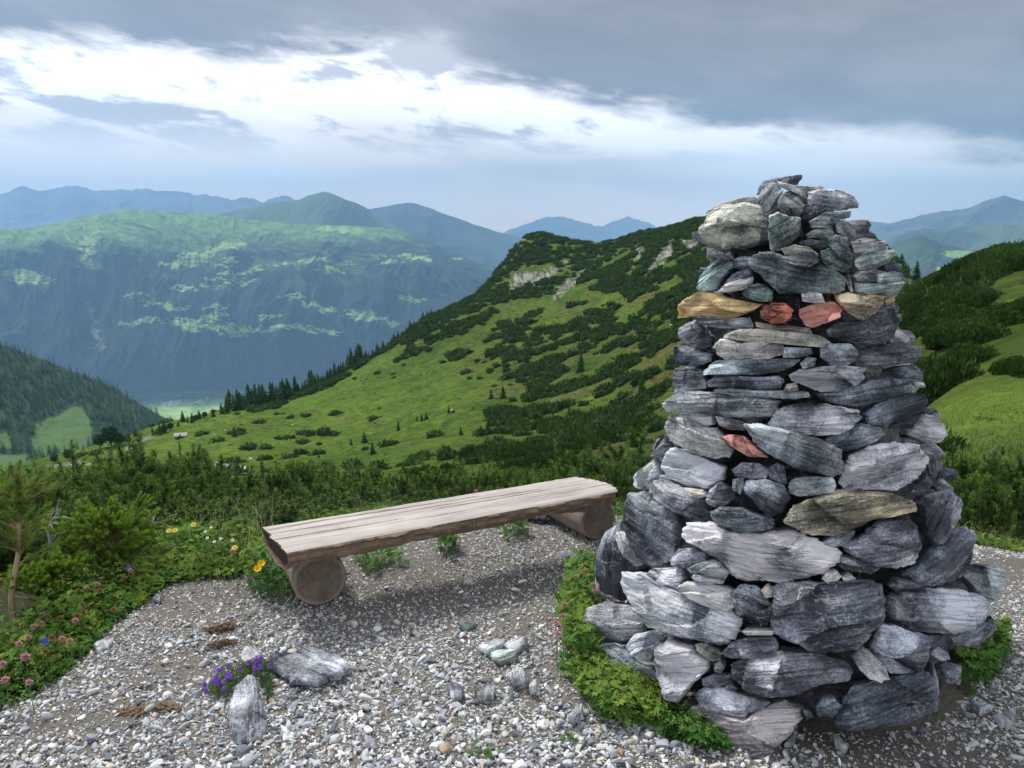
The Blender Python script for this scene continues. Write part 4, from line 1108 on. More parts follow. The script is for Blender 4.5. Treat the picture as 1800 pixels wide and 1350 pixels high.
# ------------------------------------------------------------------ gravel
def ico():
    t = (1 + 5 ** .5) / 2
    v = np.array([(-1,t,0),(1,t,0),(-1,-t,0),(1,-t,0),(0,-1,t),(0,1,t),(0,-1,-t),(0,1,-t),(t,0,-1),(t,0,1),(-t,0,-1),(-t,0,1)], float)
    v /= np.linalg.norm(v[0])
    f = np.array([(0,11,5),(0,5,1),(0,1,7),(0,7,10),(0,10,11),(1,5,9),(5,11,4),(11,10,2),(10,7,6),(7,1,8),(3,9,4),(3,4,2),(3,2,6),(3,6,8),(3,8,9),(4,9,5),(2,4,11),(6,2,10),(8,6,7),(9,8,1)])
    return v, f
IV, IF = ico()
# edges of a subdivided template for the larger pebbles
def subdiv(v, f):
    v = list(map(tuple, v)); cache = {}; nf_ = []
    def mid(a, b):
        k = (min(a, b), max(a, b))
        if k not in cache:
            m = (np.array(v[a]) + np.array(v[b])); m /= np.linalg.norm(m); cache[k] = len(v); v.append(tuple(m))
        return cache[k]
    for a, b, c in f:
        x, y, z = mid(a, b), mid(b, c), mid(c, a)
        nf_ += [(a, x, z), (x, b, y), (z, y, c), (x, y, z)]
    return np.array(v), np.array(nf_)
IV2, IF2 = subdiv(IV, IF)
def shard_variants(V_, n, rg):
    out = []
    for _ in range(n):
        v = V_ * np.array([rg.uniform(.9, 1.25), rg.uniform(.45, .85), rg.uniform(.16, .5)])
        for _k in range(rg.integers(5, 10)):
            d = rg.normal(size=3) * np.array([1, 1, .5]); d /= np.linalg.norm(d)
            h = v @ d; lim = h.max() * rg.uniform(.35, .75)
            v = v - d * np.maximum(0, h - lim)[:, None]
        out.append(v)
    return np.array(out)
PAL = np.array([(.50,.52,.55),(.70,.71,.72),(.35,.37,.41),(.20,.22,.26),(.84,.84,.82),(.53,.53,.50),(.13,.14,.165),(.50,.55,.54),(.58,.52,.43),(.45,.30,.20)])
PW = np.array([.22,.19,.15,.10,.09,.09,.05,.06,.04,.01]); PW /= PW.sum()
def pebbles(name, n, sizer, region, V_, F_, seed, dens):
    rg = np.random.default_rng(seed)
    x = rg.uniform(region[0], region[1], n); y = rg.uniform(region[2], region[3], n)
    sz = sizer(rg, n, np.hypot(x, y))
    u, v = pix(np.stack([x, y, np.zeros(n)], -1))
    keep = (np.hypot(x, y) > 1.3) & (v < 2600)
    ge = gravel_edge(x, y); keep &= ge > -0.02 + rg.uniform(-.06, .10, n)
    keep &= np.hypot(x - AX[0], y - AX[1]) > 0.62
    dn = fbm(x * 1.3 + 3, y * 1.3, o=3)
    # trodden bare patches
    bare = .9 * sstep(dn, -0.30, 0.55) * sstep(y, 2.1, 2.9)
    for bu, bv_, rx_, ry_ in ((330, 1065, .30, .22), (300, 1180, .22, .12), (700, 1060, .40, .16), (960, 1090, .35, .16), (1500, 1310, .45, .10), (870, 1030, .3, .12), (180, 1270, .2, .1)):
        g_ = gnd(bu, bv_); bare = np.maximum(bare, .93 * np.exp(-(((x - g_[0]) / rx_) ** 2 + ((y - g_[1]) / ry_) ** 2) ** 1.0 * (1 + .5 * dn)))
    bare = np.maximum(bare, sstep(np.hypot((x - .0) / 1.3, (y - 3.35) / .28), 1.0, .4) * .7)
    bare = np.maximum(bare, sstep(np.hypot(x - AX[0] - .12, y - AX[1] + .78), .38, .12) * .9)
    keep &= rg.uniform(0, 1, n) > bare * dens
    x, y, sz = x[keep], y[keep], sz[keep]; n = len(x)
    z = height(x, y, False) + 0.018 * fbm(x * 1.1, y * 1.1, o=4)
    var = shard_variants(V_, 60, rg)[rg.integers(0, 60, n)]
    a = rg.uniform(0, 6.283, n); tx = rg.normal(0, .28, n); ty = rg.normal(0, .28, n)
    v3 = var * sz[:, None, None]
    X_, Y_, Z_ = v3[..., 0], v3[..., 1], v3[..., 2]
    Z_ = Z_ + X_ * tx[:, None] + Y_ * ty[:, None]
    ca, sa = np.cos(a)[:, None], np.sin(a)[:, None]
    P = np.stack([X_ * ca - Y_ * sa + x[:, None], X_ * sa + Y_ * ca + y[:, None], Z_ + (z + sz * rg.uniform(0.0, .45, n))[:, None]], -1)
    c = PAL[rg.choice(len(PAL), n, p=PW)] * rg.uniform(.68, 1.12, (n, 1))
    C = np.repeat(c, V_.shape[0], 0)
    Fc = (F_[None] + (np.arange(n) * V_.shape[0])[:, None, None]).reshape(-1, 3)
    return P.reshape(-1, 3), Fc, C
m_peb = col_mat("gravel", 0.28, 55.0, 0.75, 0.002, 4, 0.3)
ga = Acc()
ga.add(*pebbles("g", 215000, lambda r, n, d: np.clip(r.lognormal(math.log(.0058), .40, n), .003, .014) , (-3.6, 4.4, 1.2, 5.4), IV, IF, 1, 0.40))
ga.add(*pebbles("g", 195000, lambda r, n, d: np.clip(r.lognormal(math.log(.0080), .45, n), .0045, .030) * np.interp(d, [2.1, 2.9, 4.0], [1.28, .95, .66]), (-3.4, 4.2, 1.2, 5.2), IV2, IF2, 2, 0.95))
ga.add(*pebbles("g", 1500, lambda r, n, d: np.clip(r.lognormal(math.log(.022), .25, n), .014, .042) * np.interp(d, [2.4, 4.0], [1.1, .7]), (-3.2, 4.0, 1.3, 4.9), IV2, IF2, 3, 1.0))
grav = ga.mesh("gravel", m_peb, smooth=False)
tag(grav, kind='stuff')
# ================================================================== VEGETATION
m_needle = col_mat("pine_needles", 0.35, 3.0, 0.55, 0, 3, 0.35, 0.28)
m_leaf = col_mat("leaves", 0.25, 12.0, 0.6, 0, 3, 0.3, 0.35)
m_scrub = col_mat("scrub_foliage", 0.45, 0.8, 0.8, 0, 4, 0.15, 0.1)
m_stem = col_mat("bark_stem", 0.3, 30.0, 0.85, 0.002, 4)
m_petal = col_mat("petals", 0.15, 60.0, 0.6, 0, 2, 0.2, 0.25)
GN0, GN1, GN2 = np.array([.022, .058, .014]), np.array([.070, .165, .022]), np.array([.19, .33, .045])

def needles(base, axis, length, n, nl, w, rg, c0, c1, spread=1.25):
    """needle triangles round a shoot"""
    axis = axis / np.linalg.norm(axis)
    a = np.cross(axis, [0.3, 0.5, 0.81]); a /= np.linalg.norm(a); b_ = np.cross(axis, a)
    t = rg.uniform(0, 1, n) ** 0.8; ph = rg.uniform(0, 6.283, n)
    rad = np.cos(ph)[:, None] * a + np.sin(ph)[:, None] * b_
    sp = spread * rg.uniform(.7, 1.2, n)[:, None] * (1.15 - 0.55 * t[:, None])
    d = axis * (1 - 0.35 * sp) + rad * sp; d /= np.linalg.norm(d, axis=1)[:, None]
    p = base + axis * (t * length)[:, None]
    L = nl * rg.uniform(.7, 1.15, n)[:, None]
    side = np.cross(d, rad + rg.normal(0, .4, (n, 3))); side /= np.linalg.norm(side, axis=1)[:, None] + 1e-9
    co = np.stack([p - side * w, p + side * w, p + d * L], 1).reshape(-1, 3)
    fa = np.arange(3 * n).reshape(-1, 3)
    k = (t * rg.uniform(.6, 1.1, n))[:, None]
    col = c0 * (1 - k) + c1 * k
    return co, fa, np.repeat(col, 3, 0)

def make_pine(name, seed, nst, dens, tips=(GN1, GN2), hgt=1.0, wid=0.55, nn=90, nl=0.050, w=0.0036):
    """shrub of unit height: upcurving stems set with needle bottlebrushes"""
    rg = np.random.default_rng(seed); fo, br = Acc(), Acc()
    for s_ in range(nst):
        an = rg.uniform(0, 6.283); q = rg.uniform(0, 1) ** .6
        b0 = np.array([math.cos(an), math.sin(an), 0]) * q * wid * .45
        h = hgt * (1.0 - 0.40 * q ** 2) * rg.uniform(.62, 1.0)
        o_ = np.array([math.cos(an), math.sin(an), 0]) * wid * q * rg.uniform(.5, 1.0)
        t = np.linspace(0, 1, 7)[:, None]
        ctr = b0 + o_ * (t ** .7) + np.array([0, 0, 1]) * h * t ** 1.25 + rg.normal(0, .02, (7, 3)) * t
        c, f = tube(ctr, np.linspace(.012, .004, 7), 5); br.add(c, f, np.array([.10, .075, .05]))
        tipd = ctr[-1] - ctr[-2] + np.array([0, 0, .06]); tipd /= np.linalg.norm(tipd)
        shoots = [(ctr[-1] - tipd * .10, tipd, rg.uniform(.16, .24), 1.0)]
        for k in range(dens):
            tt = rg.uniform(.22, .97); p = np.array([np.interp(tt, t[:, 0], ctr[:, i]) for i in range(3)])
            a2 = rg.uniform(0, 6.283); d = np.array([math.cos(a2), math.sin(a2), rg.uniform(.5, 1.5)]); d /= np.linalg.norm(d)
            L = rg.uniform(.06, .20) * (1.2 - .5 * tt)
            e = p + d * L
            c, f = tube(np.array([p, (p + e) / 2 + [0, 0, -.01], e]), [.005, .004, .003], 4); br.add(c, f, np.array([.11, .08, .05]))
            d2 = d + np.array([0, 0, .8]); d2 /= np.linalg.norm(d2)
            shoots.append((e - d2 * .01, d2, rg.uniform(.07, .14), tt)); shoots.append((p + d * L * .3, d, L * .8, tt * .6))
        for (p, d, L, lv) in shoots:
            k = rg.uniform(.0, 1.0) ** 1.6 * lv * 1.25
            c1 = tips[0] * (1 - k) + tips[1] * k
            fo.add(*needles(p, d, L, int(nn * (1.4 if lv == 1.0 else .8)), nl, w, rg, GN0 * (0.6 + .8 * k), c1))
            if lv > .6 and rg.uniform() < .5:       # brownish candle bud
                fo.add(*needles(p + d * L * .92, d, .03, 10, .022, .003, rg, np.array([.10, .11, .03]), np.array([.17, .15, .05]), .35))
    return fo, br
pine_src = []
for k in range(7):
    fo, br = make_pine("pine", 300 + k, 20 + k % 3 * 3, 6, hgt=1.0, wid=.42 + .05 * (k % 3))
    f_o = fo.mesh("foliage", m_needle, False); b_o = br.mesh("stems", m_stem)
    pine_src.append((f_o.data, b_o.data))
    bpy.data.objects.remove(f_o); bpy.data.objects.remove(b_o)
def place_pine(k, loc, sx, sz, rz, label, group, name="mountain_pine", cat="pine shrub"):
    r = empty(name, loc, label, cat, group)
    for nme, me in zip(("foliage", "stems"), pine_src[k]):
        o = bpy.data.objects.new(nme, me); COL.objects.link(o); o.parent = r
    r.scale = (sx, sx, sz); r.rotation_euler = (0, 0, rz)
    return r
SKY_U = [-150,0,30,60,90,120,160,200,230,262,290,330,352,375,400,430,460,500,540,580,640,700,760,800,840,900,940,980,1010,1060,1100,1160]
SKY_V = [850,815,830,855,850,812,820,803,815,778,800,788,800,828,840,835,826,812,818,826,822,832,822,812,822,818,812,803,812,800,776,800]
def top_v(u): return np.interp(u, SKY_U, SKY_V)
GRP = "mountain pines growing along the edge of the path"
ORD = "first second third fourth fifth sixth seventh eighth ninth tenth eleventh twelfth thirteenth fourteenth".split()
def pine_keys(u, r):
    row = "front" if r < 5.1 else ("second" if r < 5.95 else ("third" if r < 7.05 else "back"))
    for lim, w in ((60, "at the left edge"), (200, "left of the spruce"), (300, "above the young spruce"), (400, "above the daisies"), (480, "by the bench's near end"),
                   (640, "behind the bench's near third"), (800, "behind the bench's middle"), (960, "behind the bench's far third"), (1200, "between bench and cairn")):
        if u < lim: return row, w
    return row, "right of the cairn"
rgp = np.random.default_rng(5)
PL = []
for row, (r0, step, drop) in enumerate([(4.75, 46, 60), (5.5, 38, 26), (6.5, 32, 4), (7.8, 28, 0)]):
    u = -420 + rgp.uniform(0, 30)
    while u < 1180:
        r = r0 * rgp.uniform(.94, 1.07)
        if row == 0 and u < 420: r = 3.75 + .9 + rgp.uniform(-.1, .2)
        if row == 0 and 130 < u < 300: u += 25; 
        vt = float(top_v(u)) + drop + rgp.uniform(-6, 20)
        p = at_r(u, vt, r); base = float(height(p[0], p[1], False)) - .05
        h = p[2] - base
        if h < .25: h = .25
        if gravel_edge(p[0], p[1]) < -0.18: PL.append((u, r, p, base, h))
        u += step * rgp.uniform(.7, 1.3)
# right of the cairn
for (u, v, r) in [(1690,800,7.0),(1712,795,6.8),(1738,786,6.6),(1760,805,6.2),(1785,800,6.5),(1805,812,6.0),(1720,835,5.9),(1755,838,5.8),(1795,845,5.7),(1830,800,6.2),(1685,840,6.4),(1660,850,6.6),(1870,810,6.1),(1640,840,6.9)]:
    p = at_r(u, v, r); base = float(height(p[0], p[1], False)) - .05; PL.append((u, r, p, base, max(.3, p[2] - base)))
# taller leaders standing out of the thicket
for (u, v, r) in [(262,778,5.9),(296,800,5.7),(332,792,5.6),(198,812,6.3),(228,822,5.8),(1098,776,6.4),(985,795,7.2),(8,812,5.2),(130,805,6.8),(505,808,6.8),(805,806,7.4),(349,796,6.0),(60,845,5.0)]:
    p = at_r(u, v, r); base = float(height(p[0], p[1], False)) - .05; PL.append((u, r, p, base, p[2] - base))
cnt = {}; PLAB = {}
for i in sorted(range(len(PL)), key=lambda q: PL[q][0]):
    k_ = pine_keys(PL[i][0], PL[i][1]); n_ = cnt.get(k_, 0); cnt[k_] = n_ + 1
    PLAB[i] = f"{'low' if PL[i][4] < .75 else ('mid-sized' if PL[i][4] < 1.05 else 'tall')} mountain pine, {(ORD + 'fifteenth sixteenth seventeenth eighteenth nineteenth twentieth'.split())[min(n_, 19)]} from left in the {k_[0]} row {k_[1]}"
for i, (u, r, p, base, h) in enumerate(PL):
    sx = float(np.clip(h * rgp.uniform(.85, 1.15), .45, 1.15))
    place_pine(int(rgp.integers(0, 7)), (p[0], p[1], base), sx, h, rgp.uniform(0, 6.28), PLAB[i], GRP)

# young pine on the far left with a bare pale trunk, and the young spruce
def young_pine():
    rg = np.random.default_rng(41)
    g = gnd(22, 1090, 0.0); g[2] = float(height(g[0], g[1])) - .02
    r = empty("young_pine", g, "young pine with long yellowish needles and pale bare stem at the left edge", "pine tree")
    pts = [gnd(22, 1090, 0)]
    rr_ = float(np.hypot(g[0], g[1]))
    P3 = [at_r(u, v, rr_) - g for u, v in ((22, 1092), (20, 1050), (24, 1020), (32, 975), (34, 940), (33, 900), (33, 872))]
    P3[0][2] = 0
    br, fo = Acc(), Acc()
    c, f = tube(np.array(P3), np.linspace(.014, .006, 7), 7); br.add(c, f, np.array([.42, .30, .20]))
    e = at_r(50, 1052, rr_) - g; c, f = tube(np.array([P3[1] * .9 + P3[2] * .1, e]), [.006, .003], 5); br.add(c, f, np.array([.5, .42, .33]))
    for k in range(46):
        t = rg.uniform(.42, 1); idx = t * 6; i = min(5, int(idx)); p = P3[i] + (P3[i + 1] - P3[i]) * (idx - i)
        a = rg.uniform(0, 6.28); d = np.array([math.cos(a), math.sin(a), rg.uniform(.5, 1.4)]); d /= np.linalg.norm(d)
        L = rg.uniform(.07, .17); e = p + d * L
        c, f = tube(np.array([p, e]), [.004, .003], 4); br.add(c, f, np.array([.30, .19, .11]))
        fo.add(*needles(p + d * L * .3, d, L * .9, 50, .062, .0018, rg, np.array([.06, .13, .02]), np.array([.24, .36, .05]), .8))
    for k in range(3): fo.add(*needles(P3[-1] - [0, 0, .10 - .04 * k], np.array([0.05, 0, 1.]), .12, 110, .062, .0018, rg, np.array([.09, .12, .03]), np.array([.22, .26, .07]), .8))
    br.mesh("trunk", m_stem, parent=r); fo.mesh("needles", m_needle, False, parent=r)
young_pine()
def young_spruce(u, v, label, hpx, seed, w=1.0):
    rg = np.random.default_rng(seed); g = gnd(u, v, 0.0); rr_ = float(np.hypot(g[0], g[1]))
    g[2] = float(height(g[0], g[1])) - .02; top = at_r(u, v - hpx, rr_)[2]; H = top - g[2]
    r = empty("young_spruce", g, label, "spruce tree")
    br, fo = Acc(), Acc()
    for (ox, hh) in ((0, H), (-.05, H * .97)):
        c, f = tube(np.array([[ox, 0, 0], [ox * 1.2, 0, hh * .5], [ox * 1.5, 0, hh]]), [.011, .008, .004], 6); br.add(c, f, np.array([.30, .22, .14]))
        for k in range(44):
            t = 0.12 + .8 * k / 33 + rg.uniform(-.02, .02); a = rg.uniform(0, 6.28)
            L = w * (0.13 + .26 * (1 - abs(t - .6) * 1.3)) * rg.uniform(.7, 1.1)
            up = .35 + .75 * t
            d = np.array([math.cos(a), math.sin(a), up]); d /= np.linalg.norm(d)
            p = np.array([ox * (1 + .5 * t), 0, hh * t * .8])
            m1 = p + d * L * .55; e = m1 + (d + [0, 0, .3]) * L * .45
            c, f = tube(np.array([p, m1, e]), [.004, .003, .002], 4); br.add(c, f, np.array([.26, .18, .11]))
            if t > .22:
                cc0, cc1 = np.array([.09, .20, .02]), np.array([.28, .43, .05])
                fo.add(*needles(m1, e - m1, np.linalg.norm(e - m1), 200, .019, .0021, rg, cc0, cc1, .9))
                fo.add(*needles(p + d * L * .15, d, L * .45, 90, .018, .002, rg, cc0 * .8, cc1 * .7, .9))
                for q in range(3):
                    s0 = m1 + (e - m1) * rg.uniform(0, .6); sd = d + rg.normal(0, .45, 3); sd[2] = abs(sd[2]) * .6; sd /= np.linalg.norm(sd)
                    fo.add(*needles(s0, sd, L * .35, 110, .017, .002, rg, cc0, cc1, .9))
        fo.add(*needles(np.array([ox * 1.5, 0, hh * .86]), np.array([0, 0, 1.]), hh * .16, 190, .018, .002, rg, np.array([.10, .2, .03]), np.array([.26, .40, .06]), .9))
    br.mesh("trunk", m_stem, parent=r); fo.mesh("needles", m_needle, False, parent=r)
young_spruce(207, 1012, "bright green young spruce with upswept shoots at the path's left border", 92, 3, .72)
young_spruce(100, 1065, "little yellow-green spruce sapling among the clover at left", 60, 9, .45)

# dead grey branches in the thicket
def dead_branch(label, pts, rad, r_, tw, seed):
    rg = np.random.default_rng(seed); P3 = np.array([at_r(u, v, r_ + k * .03) for k, (u, v) in enumerate(pts)])
    o = P3[0].copy(); ac = Acc(); c, f = tube(P3 - o, np.linspace(rad, rad * .4, len(P3)), 6); ac.add(c, f, np.array([.20, .19, .18]))
    for k in range(tw):
        t = rg.uniform(.2, .95) * (len(P3) - 1); i = int(t); p = P3[i] + (P3[i + 1] - P3[i]) * (t - i) - o
        d = np.array([rg.uniform(.1, 1), rg.uniform(-.6, .2), rg.uniform(-.2, .8)]); d /= np.linalg.norm(d); L = rg.uniform(.04, .12)
        c, f = tube(np.array([p, p + d * L * .5 + [0, 0, .01], p + d * L]), [.003, .0025, .0015], 4); ac.add(c, f, np.array([.34, .31, .28]))
    b_ = ac.mesh("dead_branch", m_stem); b_.location = o
    tag(b_, label, "branch")
dead_branch("bare grey crooked branch with broken twigs beside the young spruce", [(92,985),(90,960),(86,935),(90,918),(100,905),(106,896)], .012, 4.0, 12, 1)
dead_branch("thin dead twig slanting out above the young spruce", [(262,930),(268,915),(272,903)], .004, 4.3, 3, 2)

# ------------------------------------------------------------------ herbs: leaf rosettes (uncountable)
def rosette(nleaf, rg):
    """palmate leaf of lady's mantle type, radius 1"""
    co, fa = [], []
    for k in range(nleaf):
        a = (k - (nleaf - 1) / 2) * 2 * math.pi / (nleaf + .8); w = .23
        d = np.array([math.cos(a), math.sin(a), 0]); s_ = np.array([-d[1], d[0], 0])
        b_ = len(co); co += [np.zeros(3), d * .55 + s_ * w + [0, 0, .13], d * 1.0 + [0, 0, .02], d * .55 - s_ * w + [0, 0, .13]]
        fa += [(b_, b_ + 1, b_ + 2), (b_, b_ + 2, b_ + 3)]
    return np.array(co), np.array(fa)
RO, RF = rosette(7, None)
TR, TF = rosette(3, None); TR[:, :2] *= [1, 1.25]
def scatter_leaves(acc, n, xyfun, seed, size=(.010, .020), hrange=(0, .07), shapes=None, cols=None):
    rg = np.random.default_rng(seed); x, y, hf_ = xyfun(rg, n); n = len(x)
    V0, F0 = shapes or (RO, RF)
    sz = rg.uniform(size[0], size[1], n); a = rg.uniform(0, 6.283, n); tx, ty = rg.normal(0, .45, n), rg.normal(0, .45, n)
    t = rg.uniform(0, 1, n) ** .6; z = height(x, y, False) + hf_ * (hrange[0] + (hrange[1] - hrange[0]) * t)
    P = V0[None] * sz[:, None, None]; Z_ = P[..., 2] + P[..., 0] * tx[:, None] + P[..., 1] * ty[:, None]
    ca, sa = np.cos(a)[:, None], np.sin(a)[:, None]
    Q = np.stack([P[..., 0] * ca - P[..., 1] * sa + x[:, None], P[..., 0] * sa + P[..., 1] * ca + y[:, None], Z_ + z[:, None]], -1)
    cs = np.array(cols); pw = rg.integers(0, len(cs), n)
    # drifts of like plants keep together
    pw = ((fbm(x * 2.6, y * 2.6 + seed, o=3) * 1.6 + .5) * len(cs) + rg.normal(0, .7, n)).astype(int).clip(0, len(cs) - 1)
    C = cs[pw] * rg.uniform(.7, 1.25, (n, 1))
    acc.add(Q.reshape(-1, 3), (F0[None] + (np.arange(n) * len(V0))[:, None, None]).reshape(-1, 3), np.repeat(C, len(V0), 0))
def border(rg, n, band=(-.50, .03), reg=(-4.2, 4.4, 1.0, 5.6)):
    x = rg.uniform(reg[0], reg[1], n * 8); y = rg.uniform(reg[2], reg[3], n * 8); e = gravel_edge(x, y)
    e = e + .05 * fbm(x * 7, y * 7, o=3)
    u, v = pix(np.stack([x, y, 0 * x], -1))
    k = (e < band[1]) & (e > band[0] * np.interp(np.arctan2(x, y), [-.75, -.63, -.36, -.26], [4, 1, 1, .35])) & (u > -900) & (u < 2300) & (v < 2400)
    x, y, e = x[k][:n], y[k][:n], e[k][:n]
    return x, y, np.clip(.25 + (band[1] - e) / .30, .2, 1.6)
def in_px(poly, soft=6):
    def fn(rg, n):
        q = np.array(poly); g = gnd(q[:, 0], q[:, 1]); x = rg.uniform(g[:, 0].min() - .1, g[:, 0].max() + .1, n * 12 + 400); y = rg.uniform(g[:, 1].min() - .1, g[:, 1].max() + .1, n * 12 + 400)
        u, v = pix(np.stack([x, y, 0 * x], -1)); w = soft * fbm(x * 22, y * 22, o=3)
        k = inpoly(u + w, v + w * .6, poly); x, y = x[k][:n], y[k][:n]
        return x, y, np.ones(len(x))
    return fn
LG = [(.06, .16, .025), (.09, .22, .03), (.13, .28, .035), (.21, .34, .045), (.28, .36, .05), (.15, .29, .04)]
herb = Acc()
scatter_leaves(herb, 21000, border, 1, (.012, .024), (0.0, .085), None, LG)
scatter_leaves(herb, 13000, border, 2, (.008, .016), (.01, .11), (TR, TF), LG)
scatter_leaves(herb, 5000, lambda r, n: border(r, n, (-.75, -.02)), 3, (.006, .011), (.05, .14), (TR, TF), [(.25, .32, .06), (.20, .29, .05), (.30, .33, .09), (.20, .14, .05)])
# grass blades
def blades(acc, n, xyfun, seed, L=(.05, .16), cols=((.10, .19, .04), (.16, .24, .06), (.28, .26, .12)), w=.0018):
    rg = np.random.default_rng(seed); x, y, hf_ = xyfun(rg, n); n = len(x); z = height(x, y, False)
    a = rg.uniform(0, 6.283, n); ln = rg.uniform(L[0], L[1], n); lean = rg.uniform(.1, .6, n); dx, dy = np.cos(a), np.sin(a)
    b0 = np.stack([x, y, z - .005], -1); d = np.stack([dx * lean, dy * lean, np.ones(n)], -1) * ln[:, None]
    m = b0 + d * .55; e = b0 + d + np.stack([dx, dy, -.5 * np.ones(n)], -1) * (ln * lean * .45)[:, None]
    s_ = np.stack([-dy, dx, 0 * x], -1) * w
    co = np.stack([b0 - s_, b0 + s_, m + s_ * .8, m - s_ * .8, e], 1)
    k = np.arange(n) * 5
    c = np.array(cols)[rg.integers(0, len(cols), n)] * rg.uniform(.8, 1.2, (n, 1)); C = np.repeat(c, 5, 0)
    acc.add(co.reshape(-1, 3), np.concatenate([np.stack([k, k + 1, k + 2], 1), np.stack([k, k + 2, k + 3], 1), np.stack([k + 3, k + 2, k + 4], 1)]), C)
blades(herb, 5200, lambda r, n: border(r, n, (-.6, -.02)), 4, (.04, .13))
hb = herb.mesh("ground_herbs", m_leaf, False); tag(hb, kind='stuff')

CP1 = [(1005,1030),(1022,1012),(1048,1025),(1052,1060),(1040,1110),(1060,1170),(1100,1210),(1160,1225),(1200,1250),(1240,1300),(1275,1320),(1240,1325),(1190,1308),(1130,1285),(1060,1275),(1020,1230),(985,1195),(1000,1160),(985,1120),(992,1070)]
CP2 = [(1685,1150),(1720,1125),(1765,1120),(1775,1150),(1770,1180),(1740,1200),(1705,1225),(1685,1215)]
CP3 = [(435,1010),(450,985),(480,980),(515,1000),(528,1040),(530,1062),(470,1068),(435,1045)]
def plant_patch(name, polys, n, seed, label, cat, size, hr, cols, extra=None, flowers=None):
    q = np.array(polys); g = gnd(q[:, 0], q[:, 1]).mean(0); r = empty(name, g, label, cat)
    ac = Acc(); scatter_leaves(ac, int(n * .46), in_px(polys, 14), seed, (size[0], size[1] * 1.35), hr, None, cols)
    scatter_leaves(ac, n // 3, in_px(polys, 14), seed + 1, (size[0] * .4, size[0] * .8), (hr[1] * .6, hr[1] * 1.4), (TR, TF), [(.30, .36, .06), (.24, .34, .06)])
    o = ac.mesh("leaves", m_leaf, False, parent=r); o.matrix_local = mathutils.Matrix.Translation(-mathutils.Vector(g))
    st_ = Acc(); rg = np.random.default_rng(seed); x, y, _ = in_px(polys)(rg, n // 6)
    for a, b_ in zip(x, y):
        c, f = tube(np.array([[a, b_, 0], [a + rg.normal(0, .006), b_ + rg.normal(0, .006), hr[1] * .5], [a + rg.normal(0, .012), b_ + rg.normal(0, .012), hr[1] * .9]]), [.0014, .001, .0008], 3)
        st_.add(c, f, np.array([.14, .20, .05]))
    o = st_.mesh("stems", m_stem, parent=r); o.matrix_local = mathutils.Matrix.Translation(-mathutils.Vector(g))
    return r
GC = [(.06, .17, .03), (.08, .22, .035), (.12, .26, .04), (.17, .30, .045)]
CPa = [(1005,1030),(1022,1012),(1048,1025),(1052,1060),(1040,1110),(1050,1150),(1050,1180),(1000,1190),(985,1185),(1000,1160),(985,1120),(992,1070)]
CPb = [(1050,1150),(1075,1195),(1120,1215),(1165,1230),(1165,1290),(1130,1285),(1060,1275),(1020,1230),(1000,1190)]
CPc = [(1160,1222),(1200,1250),(1240,1295),(1275,1318),(1240,1328),(1190,1308),(1160,1295)]
plant_patch("leafy_plant", CPa, 1300, 21, "tall mound of yellow-green herbs with pink clover at the cairn's left side", "plant", (.011, .018), (.0, .15), GC[1:])
plant_patch("leafy_plant", CPb, 1300, 22, "spreading fresh green mantle leaves at the cairn's lower left foot", "plant", (.012, .020), (.0, .08), GC)
plant_patch("leafy_plant", CPc, 450, 23, "deep green star-shaped leaves in front of the large rounded base slab", "plant", (.014, .024), (.0, .06), GC[:2])
plant_patch("leafy_plant", CP2, 520, 24, "green leafy clump at the right foot of the cairn", "plant", (.012, .020), (.0, .11), GC)
plant_patch("leafy_plant", CP3, 950, 25, "rounded ferny green clump beside the near log of the bench", "plant", (.010, .016), (.0, .15), [(.06, .18, .035), (.10, .25, .04), (.17, .31, .045)])
plant_patch("leafy_plant", [(625,985),(660,978),(690,975),(715,985),(690,1005),(640,1015)], 260, 26, "small green tufts in the shade under the bench near the log", "plant", (.009, .015), (.0, .07), GC[:2])
plant_patch("leafy_plant", [(770,965),(800,950),(808,968),(790,980),(770,978)], 200, 27, "green tuft in the shade under the middle of the bench", "plant", (.009, .016), (.0, .09), GC[:3])
plant_patch("leafy_plant", [(880,945),(905,925),(925,935),(920,950),(890,954)], 200, 28, "green tuft under the far half of the bench", "plant", (.009, .016), (.0, .09), GC[:3])
plant_patch("leafy_plant", [(1060,935),(1085,900),(1105,880),(1118,900),(1100,930),(1075,945)], 200, 29, "green tuft between the far log and the cairn", "plant", (.009, .015), (.0, .10), GC)
# sparse sprigs in the gravel
plant_patch("grass_tuft", [(820,1325),(850,1315),(880,1318),(870,1335),(835,1340)], 34, 30, "thin green tuft in the gravel at the lower middle", "plant", (.006, .010), (.0, .02), GC)
plant_patch("grass_tuft", [(980,1300),(1010,1292),(1012,1305),(985,1310)], 24, 31, "tiny green tuft in the gravel below the cairn plants", "plant", (.006, .010), (.0, .02), GC)
plant_patch("grass_tuft", [(790,1275),(812,1270),(815,1282),(795,1284)], 20, 32, "tiny green tuft in the gravel left of the cairn plants", "plant", (.006, .010), (.0, .02), GC)
